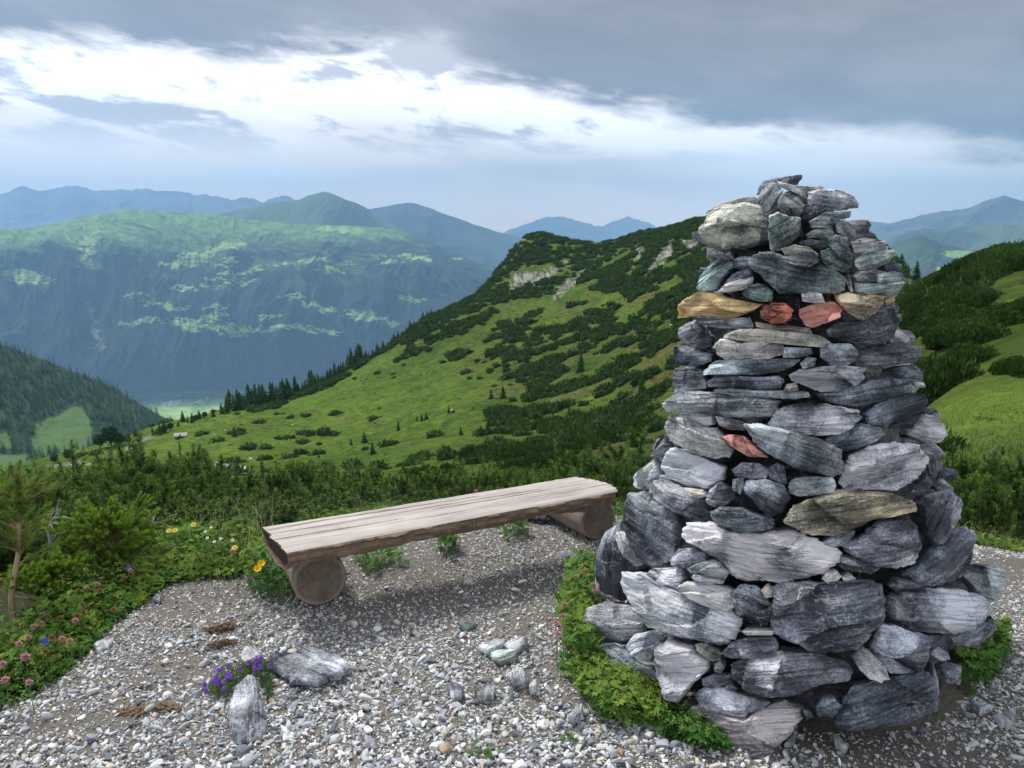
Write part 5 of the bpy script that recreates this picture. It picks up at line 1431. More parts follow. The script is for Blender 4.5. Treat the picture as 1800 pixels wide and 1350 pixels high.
# dry stalks behind the near end of the bench and right of the cairn
def tuft(u, v, n, seed, L, label, spread=.12, cols=((.42, .38, .22), (.30, .32, .14), (.22, .26, .08))):
    g = gnd(u, v); g[2] = float(height(g[0], g[1]))
    ac = Acc(); blades(ac, n, lambda r, k: (g[0] + r.normal(0, spread, k), g[1] + r.normal(0, spread * .6, k), np.ones(k)), seed, L, cols, .0016)
    o = ac.mesh("grass_tuft", m_leaf, False); tag(o, label, "grass tuft")
tuft(450, 965, 60, 1, (.12, .30), "pale dry grass stalks behind the near end of the bench")
tuft(405, 985, 46, 2, (.10, .26), "dry seed stalks among the daisies left of the bench")
tuft(1690, 905, 36, 3, (.08, .24), "yellowish dry grass right of the cairn in front of the pines")
tuft(1790, 920, 50, 4, (.08, .20), "yellowish short grass at the right edge above the path")
tuft(1100, 850, 50, 5, (.14, .34), "tall pale grass blades between bench and cairn")
tuft(20, 1180, 70, 6, (.10, .25), "long green grass blades at the left edge", .10, ((.12, .2, .05), (.18, .25, .07)))
tuft(1645, 1255, 40, 7, (.03, .07), "short yellow-green grass at the right foot of the cairn", .07, ((.22, .26, .07), (.14, .2, .05)))

mg = Acc()
def slopes(rg, n):
    a = rg.uniform(-.66, .66, n); r_ = np.exp(rg.uniform(math.log(7), math.log(75), n)); x, y = r_ * np.sin(a), r_ * np.cos(a)
    k = (a > .42) | (rg.uniform(0, 1, n) < .15); return x[k], y[k], np.ones(int(k.sum()))
blades(mg, 90000, slopes, 71, (.05, .16), ((.10, .19, .025), (.14, .23, .03), (.19, .22, .05), (.07, .15, .02)), .009)
o = mg.mesh("meadow_grass", m_leaf, False); tag(o, kind='stuff')

# ------------------------------------------------------------------ flowers, one by one
def head_geo(kind, seed):
    rg = np.random.default_rng(seed); ac = Acc()
    if kind == 'clover':
        n = 60; ph = rg.uniform(0, 6.283, n); ct = rg.uniform(-.4, 1, n); st_ = np.sqrt(1 - ct ** 2)
        d = np.stack([st_ * np.cos(ph), st_ * np.sin(ph), ct], -1); s_ = np.cross(d, [0.1, .2, 1.]); s_ /= np.linalg.norm(s_, axis=1)[:, None]
        b_ = d * .004; e = d * .0125 * rg.uniform(.85, 1.15, (n, 1))
        co = np.stack([b_ - s_ * .0016, b_ + s_ * .0016, e + s_ * .0012, e - s_ * .0012], 1).reshape(-1, 3)
        ac.add(co, np.arange(4 * n).reshape(-1, 4), np.tile(np.array([[.45, .14, .22], [.45, .14, .22], [.75, .36, .44], [.75, .36, .44]]), (n, 1)))
    elif kind == 'brown':
        return head_geo_c(seed, (.20, .09, .04), (.36, .20, .10))
    elif kind in ('daisy', 'yellow', 'poppy'):
        n = 14 if kind != 'poppy' else 5; R_ = .012 if kind != 'poppy' else .016
        c_ = {'daisy': (.80, .80, .78), 'yellow': (.75, .62, .12), 'poppy': (.90, .55, .02)}[kind]
        for k in range(n):
            a = k * 6.283 / n; d = np.array([math.cos(a), math.sin(a), .12 if kind != 'poppy' else .8]); s_ = np.array([-math.sin(a), math.cos(a), 0]); w = .0024 if kind != 'poppy' else .010
            ac.add(np.array([d * .002, d * R_ * .6 + s_ * w, d * R_, d * R_ * .6 - s_ * w]), np.array([[0, 1, 2, 3]]), np.array(c_))
        v = IV2 * np.array([.0045, .0045, .0025]); ac.add(v + [0, 0, .001], IF2, np.array([.65, .42, .03]))
    elif kind in ('bell', 'blue'):
        c_ = np.array((.24, .10, .58)) if kind == 'bell' else np.array((.12, .14, .60)); th_ = np.linspace(0, 6.283, 10, endpoint=False)
        prof = [(.001, .0), (.0045, -.002), (.0058, -.008), (.0062, -.012), (.0088, -.016)]
        co = np.array([[r_ * math.cos(t) * (1 + .15 * (i == 4) * math.cos(5 * t)), r_ * math.sin(t), z_] for i, (r_, z_) in enumerate(prof) for t in th_])
        ac.add(co, grid_faces(5, 10, True), c_)
    return ac
def head_geo_c(seed, c0, c1):
    a = head_geo('clover', seed); a.k = [np.tile(np.array([c0, c0, c1, c1]), (60, 1))]; return a
HEADS = {}
for kd in ('clover', 'brown', 'daisy', 'yellow', 'poppy', 'bell', 'blue'):
    o = head_geo(kd, 5).mesh("flower_head", m_petal, False); HEADS[kd] = o.data; bpy.data.objects.remove(o)
def flower(kind, u, v, h, label, group, scale=1.0, rz=0.0):
    """flower head under pixel u,v standing h metres above the ground"""
    z0 = 0.0
    for _ in range(3):
        p = gnd(u, v, z0 + h); z0 = float(height(p[0], p[1], False))
    cat = {'clover': 'clover', 'brown': 'clover', 'daisy': 'daisy', 'yellow': 'yellow daisy', 'poppy': 'poppy', 'blue': 'bellflower'}[kind]
    nm = {'clover': 'clover_flower', 'brown': 'faded_clover', 'daisy': 'daisy', 'yellow': 'yellow_daisy', 'poppy': 'yellow_poppy', 'blue': 'blue_flower'}[kind]
    r = empty(nm, (p[0], p[1], z0), label, cat, group)
    o = bpy.data.objects.new("flower_head", HEADS[kind]); COL.objects.link(o); o.parent = r; o.location = (0, 0, h); o.scale = [scale] * 3
    if kind in ('daisy', 'yellow', 'poppy'): o.rotation_euler = (.6, .1, rz)
    c, f = tube(np.array([[.004, .003, 0], [.002, 0, h * .6], [0, 0, h]]), [.0016, .0013, .001], 4)
    mesh("stem", c, f, m_stem, np.array([.12, .2, .05]), parent=r)
def T4(x, y): return x / 2.25, 750 + y / 2.25
GCL = "pink clover heads in the left flower border"
CLV = [(100,912,'largest pink clover head, low in the left border',1.5),(10,940,'clover head cut by the left photo edge, upper one',1.2),(20,1002,'clover head near the left photo edge, lower one',1.2),(115,1012,'lowest pink clover head by the gravel at left',1.1),(135,793,'pink clover head left of a close pair',1.2),(170,745,'pink clover head, topmost on the left slope',1.1),(165,780,'pink clover head just under the topmost one',1.0),(110,835,'pale clover head above the largest one',1.1),(75,860,'pinkish clover head between left edge and blue bell',1.1),(245,840,'left clover head of a pair beside the blue bell',1.1),(275,848,'right clover head of a pair beside the blue bell',1.1),(345,640,'pale clover head in front of the young spruce',1.0),(385,625,'pale clover head right in front of the spruce stem',1.1),(515,570,'pink clover head right of the young spruce foot',1.0),(920,495,'deep pink clover head near the bench end',1.3),(1020,482,'pink clover head touching the bench end',1.1),(1175,680,'pink clover head by the near log',.9),(297,768,'pink clover head in mid border',1.1)]
for (x, y, lb, sc_) in CLV:
    u, v = T4(x, y); flower('clover', u, v, .13, lb, GCL, sc_ * .95)
for (x, y, lb) in [(325,705,'brown withered clover head, upper one of three by the path'),(330,735,'brown withered clover head, middle one of three by the path'),(305,748,'brown withered clover head, left one of three by the path'),(310,650,'brown clover head below the broad dark leaves'),(395,650,'brown clover head in front of the young spruce'),(492,600,'brown clover head right of the spruce foot'),(205,835,'brown clover head right of the blue bell'),(180,890,'brown clover head below the blue bell'),(238,760,'brown clover head left of the three by the path'),(450,725,'brown clover head at the gravel rim')]:
    u, v = T4(x, y); flower('brown', u, v, .12, lb, "withered brown clover heads", 1.1)
def T5(x, y): return 400 + x / 2.4, 800 + y / 2.4
for (x, y, lb) in [(1470,515,'bright pink clover head beside the cairn, left of the top pair'),(1510,487,'pink clover head beside the cairn, topmost'),(1545,548,'pink clover head touching the cairn, upper'),(1550,578,'pink clover head touching the cairn, lower'),(1420,632,'pink clover head at the left rim of the cairn plants'),(1385,712,'small pink clover head left of the cairn plants'),(1392,757,'lowest pink clover head beside the cairn plants'),(1415,680,'pale pink clover head amid the cairn plants'),(1622,228,'pink clover head by the far log'),(1047,150,'magenta clover head behind the bench plank')]:
    u, v = T5(x, y); flower('clover', u, v, .17, lb, "pink clover heads by cairn and bench", 1.1)
for (x, y, lb) in [(835,398,'white daisy, highest of its group left of the bench'),(873,443,'white daisy in the middle of the group left of the bench'),(920,448,'white daisy nearest the bench'),(812,415,'small white daisy left in the group'),(820,440,'white daisy low in the group'),(848,455,'white daisy lowest in the group')]:
    u, v = T4(x, y); flower('daisy', u, v, .26, lb, "white daisies left of the bench", .7)
for (x, y, lb) in [(765,388,'pale yellow flower, rightmost of the three left of the bench'),(692,410,'pale yellow flower, middle of the three'),(668,412,'creamy flower, leftmost of the three'),(928,478,'yellow flower above the deep pink clover')]:
    u, v = T4(x, y); flower('yellow', u, v, .26, lb, "pale yellow flowers left of the bench", 1.2)
for (x, y, lb) in [(1035,545,'bright yellow poppy, upper one beside the near log'),(1020,566,'bright yellow poppy, lower one beside the near log')]:
    u, v = T4(x, y); flower('poppy', u, v, .17, lb, "yellow poppies beside the log", 1.2)
for (x, y, lb) in [(175,832,'single blue bellflower low in the left border'),(508,545,'blue bellflower right of the young spruce stem')]:
    u, v = T4(x, y); flower('blue', u, v, .13, lb, None, 1.6)

# bellflower cushion by the slab
bp = gnd(430, 1215); bell = empty("bellflower_plant", bp, "violet bellflowers over a dark green cushion between two slabs", "bellflower")
ac = Acc()
for pl, n_, sd in (([(365,1215),(395,1185),(440,1170),(470,1165),(485,1185),(478,1215),(482,1235),(470,1240),(455,1195),(445,1190),(415,1208),(400,1235),(375,1232)], 1500, 51),):
    scatter_leaves(ac, n_, in_px(pl, 4), sd, (.004, .008), (0, .035), (TR, TF), [(.035, .10, .02), (.05, .14, .025), (.09, .17, .03)])
o = ac.mesh("cushion", m_leaf, False, parent=bell); o.matrix_local = mathutils.Matrix.Translation(-mathutils.Vector(bp))
rg = np.random.default_rng(8)
BL = [(210,425),(195,420),(268,385),(365,410),(280,460),(300,470),(260,455),(170,480),(150,520),(185,525),(165,500),(85,535),(98,580),(240,575),(255,510),(535,325),(505,365),(490,345),(435,360),(527,395),(480,415),(600,385),(515,345)]
stm = Acc()
for k, (x, y) in enumerate(BL):
    u, v = 340 + x / 4.5, 1080 + y / 4.5; p = gnd(u, v, .06 + .015 * (k % 3)) - bp
    o = bpy.data.objects.new("flower", HEADS['bell']); COL.objects.link(o); o.parent = bell; o.location = p; o.scale = [1.0] * 3
    o.rotation_euler = (rg.uniform(-.5, .5), rg.uniform(-.5, .5), rg.uniform(0, 6))
    c, f = tube(np.array([[p[0] * .75 + .01, p[1] * .75 + .01, 0.005], [p[0] * .95, p[1] + .004, p[2] * .8], [p[0], p[1], p[2] + .001]]), [.0009] * 3, 3); stm.add(c, f, np.array([.12, .12, .07]))
stm.mesh("stalks", m_stem, parent=bell)
# broad dark leaves plant left
def broad(u, v, label):
    g = gnd(u, v); g[2] = float(height(g[0], g[1])); ac = Acc(); rg = np.random.default_rng(3)
    for k in range(9):
        a = rg.uniform(0, 6.28); L = rg.uniform(.07, .12); d = np.array([math.cos(a) * .7, math.sin(a) * .7, rg.uniform(.3, .9)]); s_ = np.cross(d, [0, 0, 1.]); s_ /= np.linalg.norm(s_)
        z0 = np.array([0, 0, .02 + .018 * k]); t = np.linspace(0, 1, 7); w = .018 * np.sin(np.pi * t ** .8) + .001
        mid_ = z0 + d * (t * L)[:, None] - np.array([0, 0, 1]) * (.03 * t ** 2)[:, None]
        co = np.stack([mid_ - s_ * w[:, None] + [0, 0, .004], mid_, mid_ + s_ * w[:, None] + [0, 0, .004]], 1).reshape(-1, 3)
        ac.add(co, grid_faces(7, 3), np.array([.05, .15, .05]))
    c, f = tube(np.array([[0, 0, 0], [.003, 0, .1], [.005, 0, .2]]), [.003, .003, .002], 5); ac.add(c, f, np.array([.08, .15, .04]))
    o = ac.mesh("broadleaf_plant", m_leaf, True); o.location = g; tag(o, label, "plant")
broad(130, 1030, "plant with broad dark green pointed leaves in the left border")

# ------------------------------------------------------------------ hillside: scrub and spruces
rgs = np.random.default_rng(77)
def scrub_geo(seed, n, wide=1.0, high=.55, ls=1.0):
    rg = np.random.default_rng(seed)
    ph = rg.uniform(0, 6.283, n); q = rg.uniform(0, 1, n) ** .5
    lump = 1 + .3 * np.sin(ph * 3 + seed) + .15 * np.sin(ph * 5 + 2)
    x, y = q * np.cos(ph) * wide * lump * .5, q * np.sin(ph) * wide * lump * .5
    z = high * np.sqrt(np.clip(1 - q ** 2, 0, 1)) * rg.uniform(.45, 1.05, n) * (1 + .25 * perlin(x * 5, y * 5))
    b_ = np.stack([x, y, z * .75], -1); s = rg.uniform(.07, .15, n)[:, None] * ls
    d = np.stack([x * .8 + rg.normal(0, .25, n), y * .8 + rg.normal(0, .25, n), np.full(n, .8)], -1); d /= np.linalg.norm(d, axis=1)[:, None]
    sd = np.cross(d, rg.normal(size=(n, 3))); sd /= np.linalg.norm(sd, axis=1)[:, None]
    co = np.stack([b_ - sd * s * .45, b_ + sd * s * .45, b_ + d * s * 1.5], 1).reshape(-1, 3)
    k = rg.uniform(.0, 1, (n, 1)); col = GN0 * 1.0 * (1 - k) + np.array([.070, .130, .022]) * k
    ac = Acc(); ac.add(co, np.arange(3 * n).reshape(-1, 3), np.repeat(col, 3, 0))
    # dark inner dome that closes the see-through middle
    v = IV2.copy(); v[:, 2] = np.maximum(v[:, 2], -.2); l2 = 1 + .3 * np.sin(np.arctan2(v[:, 1], v[:, 0]) * 3 + seed)
    ac.add(v * np.array([wide * .42, wide * .42, high * .72]) * np.stack([l2, l2, np.ones(len(v))], -1), IF2, np.array([.018, .038, .012]))
    return ac
scr = []
for k in range(8):
    a = scrub_geo(50 + k, 520); o = a.mesh("foliage", m_scrub, False); scr.append((o.data, np.concatenate(a.c), [np.concatenate(x) if x else np.zeros((0, 3), int) for x in (a.f[3],)][0], np.concatenate(a.k))); bpy.data.objects.remove(o)
fine_ = []
for k in range(4):
    a = scrub_geo(150 + k, 5200, ls=.33); o = a.mesh('foliage', m_scrub, False); fine_.append(o.data); bpy.data.objects.remove(o)
small = []
for k in range(6):
    a = scrub_geo(80 + k, 110); small.append((np.concatenate(a.c), np.concatenate(a.f[3]), np.concatenate(a.k)))
DENS = [([(740,562),(820,512),(880,470),(903,430),(950,400),(1060,425),(1180,380),(1262,372),(1262,565),(1160,560),(1100,520),(1020,505),(960,525),(900,525),(850,565),(790,605),(700,645),(690,600)], .78),
 ([(1180,380),(1262,372),(1262,460),(1200,440),(1150,430)], .95),([(740,562),(820,512),(880,470),(903,430),(960,400),(1060,425),(1160,395),(1160,425),(1000,455),(900,475),(830,540),(760,580)], .96),
 ([(880,625),(1000,580),(1200,560),(1200,700),(1080,745),(1000,765),(880,765),(860,720),(960,680)], .62),
 ([(1575,480),(1640,495),(1700,462),(1810,430),(1850,420),(1850,565),(1780,560),(1700,605),(1640,578),(1575,592)], .80),
 ([(430,700),(620,632),(740,556),(760,590),(640,662),(520,702),(450,728)], .7),
 ([(820,782),(950,700),(1080,700),(1170,740),(1180,800),(1000,830),(820,822)], .52),
 ([(960,520),(1262,560),(1262,600),(1000,600),(850,600)], .45),
 ([(780,600),(900,560),(960,640),(880,700),(800,650)], .28),
 ([(1560,400),(1600,380),(1640,490),(1575,500)], .9), ([(1255,370),(1580,395),(1580,540),(1255,520)], .93), ([(1255,520),(1580,540),(1580,700),(1255,700)], .6)]
def dens_at(u, v):
    d = np.full(u.shape, .0); d = np.where(v > 560, .035, d); d = np.where((u > 850) & (v > 560) & (v < 860), .14, d); d = np.where((u > 1600), .05, d)
    for pl, k in DENS: d = np.maximum(d, np.where(inpoly(u, v, pl), k, 0))
    for pl in ROCKS: d = np.where(inpoly(u, v, pl), .0, d)
    for pl in ([(1580,600),(1640,600),(1700,640),(1850,620),(1850,800),(1600,800)],): d = np.where(inpoly(u, v, pl), .02, d)
    return d
N = 100000
a = rgs.uniform(-.68, .68, N); r = np.exp(rgs.uniform(math.log(16), math.log(760), N))
x, y = r * np.sin(a), r * np.cos(a); z = height(x, y)
u, v = pix(np.stack([x, y, z], -1))
el_ = (z - CAMZ) / r
# patchiness drawn out along the slope
cn = fbm(x / 34 + y / 60, y / 22 - x / 40, o=5, r=.6)
dn = dens_at(u + 6 * fbm(x / 20, y / 20, o=2), v + 5 * fbm(x / 18 + 5, y / 18, o=2))
thr = np.where(dn > .9, 1.0, sstep(cn, .22 - dn * .62, .36 - dn * .52))
area_w = np.clip((r / 250.0) ** 1.0, .10, 1.6)
keep = (rgs.uniform(0, 1, N) < np.clip(dn * 1.2, 0, 1) * thr * area_w * .80) & (u > -60) & (u < 1870) & (r > 18)
x, y, z, r, u, v, dn = (q[keep] for q in (x, y, z, r, u, v, dn))
size = rgs.uniform(1.6, 4.4, len(x)) * np.clip(.75 + r / 500, .8, 1.5)
size = np.where(r < 60, rgs.uniform(1.6, 3.4, len(x)), size)
# named bushes on the right slope
MAN = [(1652,690,50,5.2),(1632,660,52,3.5),(1705,640,62,3.6),(1720,600,68,4.2),(1668,600,70,4.0),(1600,585,75,5),(1795,655,45,2.5),(1590,640,60,3.5)]
for (mu, mv, mr, ms) in MAN:
    P = at_r(mu, mv, mr); zz_ = float(height(P[0], P[1]))
    # slide along the pixel ray until it meets the slope
    for rr_ in np.linspace(25, 130, 400):
        P = at_r(mu, mv, rr_)
        if P[2] < float(height(P[0], P[1])): break
    x = np.append(x, P[0]); y = np.append(y, P[1]); z = np.append(z, P[2]); r = np.append(r, rr_); size = np.append(size, ms * rr_ / mr); u = np.append(u, mu); v = np.append(v, mv)
# hide those that cannot be seen (behind the cairn)
hid = (u > 1270) & (u < 1560) & (v > 600) & (v < 760)
x, y, z, r, size, u, v = (q[~hid] for q in (x, y, z, r, size, u, v))
app = size / r; order = np.argsort(-app)
print("scrub", len(x))
GS = "dwarf pine bushes dotted over the green slopes"
def where(u, v, r):
    if u > 1500:
        return "on the dark scrub hill right of the cairn" if v < 560 else "on the grassy slope right of the cairn"
    if u < 500: return "on the low meadow left"
    if v > 700: return "on the lower slope between meadow and thicket" if u < 900 else "on the lower slope left of the cairn"
    if v > 560: return "on the middle slope below the rocks"
    return "on the upper slope by the crest"
ORD2 = ORD + "fifteenth sixteenth seventeenth eighteenth nineteenth twentieth".split()
def ordn(n): return ORD2[n] if n < len(ORD2) else f"{n + 1}th"
ZN = [(1500, 1900, 0, 560, "on the right-hand scrub hill"), (1500, 1900, 560, 1400, "on the right-hand grass slope"), (-999, 500, 0, 1400, "on the low meadow left"),
      (500, 900, 700, 1400, "below the bright meadow"), (900, 1500, 700, 1400, "on the lower slope"), (500, 1500, 560, 700, "on the middle slope"), (500, 1500, 0, 560, "on the upper slope by the crest")]
BLAB = {}; bk = {}
for i in order[:290]:
    for q, (a0, a1, b0, b1, w_) in enumerate(ZN):
        if a0 <= u[i] < a1 and b0 <= v[i] < b1: bk.setdefault((q, int(v[i] // 22)), []).append(i); break
for q, zn_ in enumerate(ZN):
    rows = sorted(k_ for k_ in bk if k_[0] == q)
    for rn, k_ in enumerate(rows):
        for cn_, i in enumerate(sorted(bk[k_], key=lambda j_: u[j_])):
            BLAB[i] = f"pine bush {zn_[4]}, {ordn(rn)} row, {ordn(cn_)} from left"
for i in order[:290]:
    k = int(rgs.integers(0, 8)); o = bpy.data.objects.new("pine_bush", fine_[k % 4] if app[i] > .02 else scr[k][0]); COL.objects.link(o)
    s_ = size[i]; o.location = (x[i], y[i], z[i] - .08 * s_); o.scale = (s_, s_ * rgs.uniform(.8, 1.1), s_ * rgs.uniform(.75, 1.1)); o.rotation_euler = (0, 0, rgs.uniform(0, 6.28))
    sz_ = "large" if app[i] > .05 else ("medium" if app[i] > .022 else "small")
    tag(o, BLAB.get(i, f"{sz_} rounded dwarf pine bush {where(u[i], v[i], r[i])}"), "pine bush", GS)
rest = order[290:]; pc, pf, pk, n0 = [], [], [], 0
for i in rest:
    V0, F0, K0 = small[int(rgs.integers(0, 6))]; s_ = size[i]; a_ = rgs.uniform(0, 6.28); ca, sa = math.cos(a_), math.sin(a_)
    q = V0 * np.array([1, 1, rgs.uniform(.8, 1.15)]) * s_
    pc.append(np.stack([q[:, 0] * ca - q[:, 1] * sa + x[i], q[:, 0] * sa + q[:, 1] * ca + y[i], q[:, 2] + z[i] - .08 * s_], -1)); pf.append(F0 + n0); n0 += len(V0); pk.append(K0 * rgs.uniform(.8, 1.3))
so_ = mesh("pine_scrub", np.concatenate(pc), np.concatenate(pf), m_scrub, np.concatenate(pk), False); tag(so_, kind='stuff')

# heath and tussocks roughening the slopes
hx_, hy_ = [], []
a = rgs.uniform(-.66, .66, 26000); r_ = np.exp(rgs.uniform(math.log(25), math.log(640), 26000)); x_, y_ = r_ * np.sin(a), r_ * np.cos(a); z_ = height(x_, y_)
u_, v_ = pix(np.stack([x_, y_, z_], -1)); nn_ = fbm(x_ / 14, y_ / 30, o=4)
kp = (nn_ > np.where((u_ < 800) & (v_ < 820), .22, -.02)) & ((u_ < 1300) | (u_ > 1560)) & (u_ > -40) & (u_ < 1850) & (rgs.uniform(0, 1, 26000) < np.clip(r_ / 260, .05, 1) * .55)
pc, pf, pk, n0 = [], [], [], 0
HC = np.array([(1.5, 1.6, 1.3), (2.4, 2.0, 1.3), (3.2, 1.9, 1.2), (1.9, 2.1, 1.3), (1.2, 1.2, 1.0)])
for x0_, y0_, z0_, r0_ in zip(x_[kp], y_[kp], z_[kp], r_[kp]):
    V0, F0, K0 = small[int(rgs.integers(0, 6))]; s_ = rgs.uniform(.5, 1.5) * np.interp(r0_, [25, 500], [.5, 1.15])
    pc.append(V0 * np.array([s_, s_, s_ * .55]) + np.array([x0_, y0_, z0_ - .06 * s_])); pf.append(F0 + n0); n0 += len(V0); pk.append(np.clip(K0 * HC[int(rgs.integers(0, 5))], 0, .3))
hs_ = mesh("heath_tussocks", np.concatenate(pc), np.concatenate(pf), m_scrub, np.concatenate(pk), False); tag(hs_, kind='stuff')

def spruce_geo(seed, tiers=13, br=9, slim=.22):
    rg = np.random.default_rng(seed); ac = Acc()
    for t in range(tiers):
        zz_ = .10 + .86 * t / tiers; R_ = slim * (1 - t / tiers) ** .85 + .015
        for k in range(br):
            a_ = rg.uniform(0, 6.283); L = R_ * rg.uniform(.7, 1.2); d = np.array([math.cos(a_), math.sin(a_), -.25]); s_ = np.array([-math.sin(a_), math.cos(a_), 0]); w = .035 + .10 * R_ / slim
            p = np.array([0, 0, zz_ + rg.uniform(-.03, .03)])
            ac.add(np.array([p + [0, 0, .03], p + d * L * .6 + s_ * w * .5, p + d * L, p + d * L * .6 - s_ * w * .5 + [0, 0, -.02]]), np.array([[0, 1, 2], [0, 2, 3]]), (GN0 * 1.0 + GN1 * rg.uniform(0, .35)))
    ac.add(np.array([[.02, 0, .85], [-.015, .02, .85], [-.01, -.02, .85], [0, 0, 1.02]]), np.array([[0, 1, 3], [1, 2, 3], [2, 0, 3]]), GN1 * .5)
    tr = Acc(); c, f = tube(np.array([[0, 0, -.05], [0, 0, .5], [0, 0, .95]]), [.022, .013, .003], 5); tr.add(c, f, np.array([.10, .08, .06]))
    return ac, tr
SPR = []
for k in range(6):
    ac, tr = spruce_geo(700 + k, 12 + k % 3, 13, .25 + .04 * (k % 3)); crown = (np.concatenate(ac.c), np.concatenate(ac.f[3]), np.concatenate(ac.k))
    o1 = ac.mesh("crown", m_scrub, False); o2 = tr.mesh("trunk", m_stem); SPR.append((o1.data, o2.data, crown)); bpy.data.objects.remove(o1); bpy.data.objects.remove(o2)
def hit_ground(u, v, r0=20, r1=800):
    rr_ = np.exp(np.linspace(math.log(r0), math.log(r1), 500)); P = at_r(np.full(500, u), np.full(500, v), rr_); h = height(P[:, 0], P[:, 1]); k = np.nonzero(P[:, 2] < h)[0]
    if len(k) == 0: return None
    return np.array([P[k[0], 0], P[k[0], 1], h[k[0]]])
def spruce(u, v, hpx, label, group="spruces standing on the slopes"):
    P = hit_ground(u, v)
    if P is None:
        q = int(np.argmin([1])); 
        for dv in range(2, 40, 3):
            P = hit_ground(u, v + dv)
            if P is not None: break
    if P is None: return
    dist = float(np.hypot(P[0], P[1])); h = hpx / F * dist * 1.02
    r = empty("spruce_tree", (P[0], P[1], P[2] - .2), label, "spruce", group); k = int(rgs.integers(0, 6))
    for nme, me in zip(("crown", "trunk"), SPR[k][:2]):
        o = bpy.data.objects.new(nme, me); COL.objects.link(o); o.parent = r
    sw = h * rgs.uniform(.85, 1.25); r.scale = (sw, sw, h); r.rotation_euler = (0, 0, rgs.uniform(0, 6))
rl = np.random.default_rng(12)
RID = [(120,806),(200,780),(320,742),(430,712),(620,638),(740,560)]
uu = 205.0; nA = nB = 0
while uu < 770:
    vv = np.interp(uu, [p_[0] for p_ in RID], [p_[1] for p_ in RID])
    big_ = 1.3 if 395 < uu < 640 else .7
    if not (235 < uu < 375 and rl.uniform() < .6):
        spruce(uu, vv + rl.uniform(0, 7), rl.uniform(13, 30) * big_, f"dark spruce, {ordn(nA)} from left in the tree line on the hill's left shoulder" if uu > 380 else f"low dark spruce, {ordn(nB)} from left on the meadow rim above the side valley", "spruces in the tree line of the shoulder")
    nA += uu > 380; nB += uu <= 380
    uu += rl.uniform(3.5, 8) if uu > 380 else rl.uniform(7, 16)
for (su, sv, sh, lb) in [(412,768,20,"lone dark spruce in the bright meadow right of the hut"),(146,792,7,"tiny spruce by the farm track"),(640,779,22,"spruce of the pair below the meadow, right"),(617,783,15,"spruce of the pair below the meadow, left"),
 (700,758,22,"spruce at mid slope left of the daisy meadow"),(733,740,12,"first small spruce in a row of three"),(741,741,14,"second small spruce in a row of three"),(749,738,14,"third small spruce in a row of three"),
 (789,726,16,"left one of two close spruces on the middle slope"),(797,727,12,"right one of two close spruces on the middle slope"),(863,702,20,"dark spruce left of a pair in mid slope"),(884,700,24,"dark spruce right of a pair in mid slope"),
 (832,722,9,"tiny spruce below the pair in mid slope"),(858,760,30,"tall thin spruce on the lower slope"),(810,765,18,"spruce on the lower slope left of the tall thin one"),(1000,740,30,"tall spruce amid scrub left of the cairn"),
 (1020,655,40,"tall larch-like tree standing in the middle scrub"),(1128,690,30,"spruce left of the cairn on the middle slope"),(925,640,22,"small spruce above the scrub band"),(945,590,18,"spruce just under the rock face"),(1090,745,22,"spruce in the scrub near the cairn's left side"),(655,800,26,"spruce close to the thicket below the meadow"),(560,805,12,"small spruce at the meadow's lower rim"),
 (980,408,7,"tiny spruce on the rounded crest, left"),(992,410,6,"tiny spruce on the rounded crest, second"),(1008,414,8,"tiny spruce on the rounded crest, third"),(1030,420,6,"tiny spruce right of the rounded crest"),(1128,412,9,"tiny spruce on the crest dip"),(1115,416,6,"tiny spruce on the crest dip, left"),(1145,402,6,"tiny spruce rising on the crest towards the cairn"),(1200,388,7,"tiny spruce on the high crest beside the cairn"),
 (1508,424,22,"spruce on the skyline just right of the cairn top, left"),(1522,426,20,"spruce on the skyline just right of the cairn top, middle"),(1537,430,17,"spruce on the skyline just right of the cairn top, right"),(1583,480,30,"slender spruce beside the cairn's upper right"),(1610,496,34,"tallest slender spruce in the notch right of the cairn"),(1635,505,20,"short spruce in the notch right of the cairn"),(845,758,12,"small spruce beside the tall thin one")]:
    spruce(su, sv, sh, lb)
# broadleaf trees at the meadow's rim above the side valley
def leaf_tree(u, v, hpx, label, seed):
    P = hit_ground(u, v) ; 
    if P is None: P = hit_ground(u, v + 12)
    if P is None: return
    rg = np.random.default_rng(seed); h = hpx / F * float(np.hypot(P[0], P[1])); r = empty("broadleaf_tree", P, label, "tree", "trees at the meadow rim")
    ac = Acc(); n = 700; d = rg.normal(size=(n, 3)); d /= np.linalg.norm(d, axis=1)[:, None]; q = rg.uniform(.5, 1, (n, 1)) * (1 + .25 * perlin(d[:, 0] * 2 + seed, d[:, 1] * 2, d[:, 2] * 2))[:, None]
    c = d * q * np.array([.38, .38, .42]) + [0, 0, .58]; s_ = rg.normal(size=(n, 3)) * .05; t_ = rg.normal(size=(n, 3)) * .05
    ac.add(np.stack([c - s_, c + s_, c + t_], 1).reshape(-1, 3), np.arange(3 * n).reshape(-1, 3), np.repeat(np.array([.035, .085, .022]) * rg.uniform(.6, 1.5, (n, 1)), 3, 0))
    o = ac.mesh("crown", m_scrub, False, parent=r); o2c, o2f = tube(np.array([[0, 0, -.05], [0, 0, .6]]), [.035, .02], 6); o2 = mesh("trunk", o2c, o2f, m_stem, np.array([.1, .08, .06]), parent=r)
    r.scale = (h, h, h)
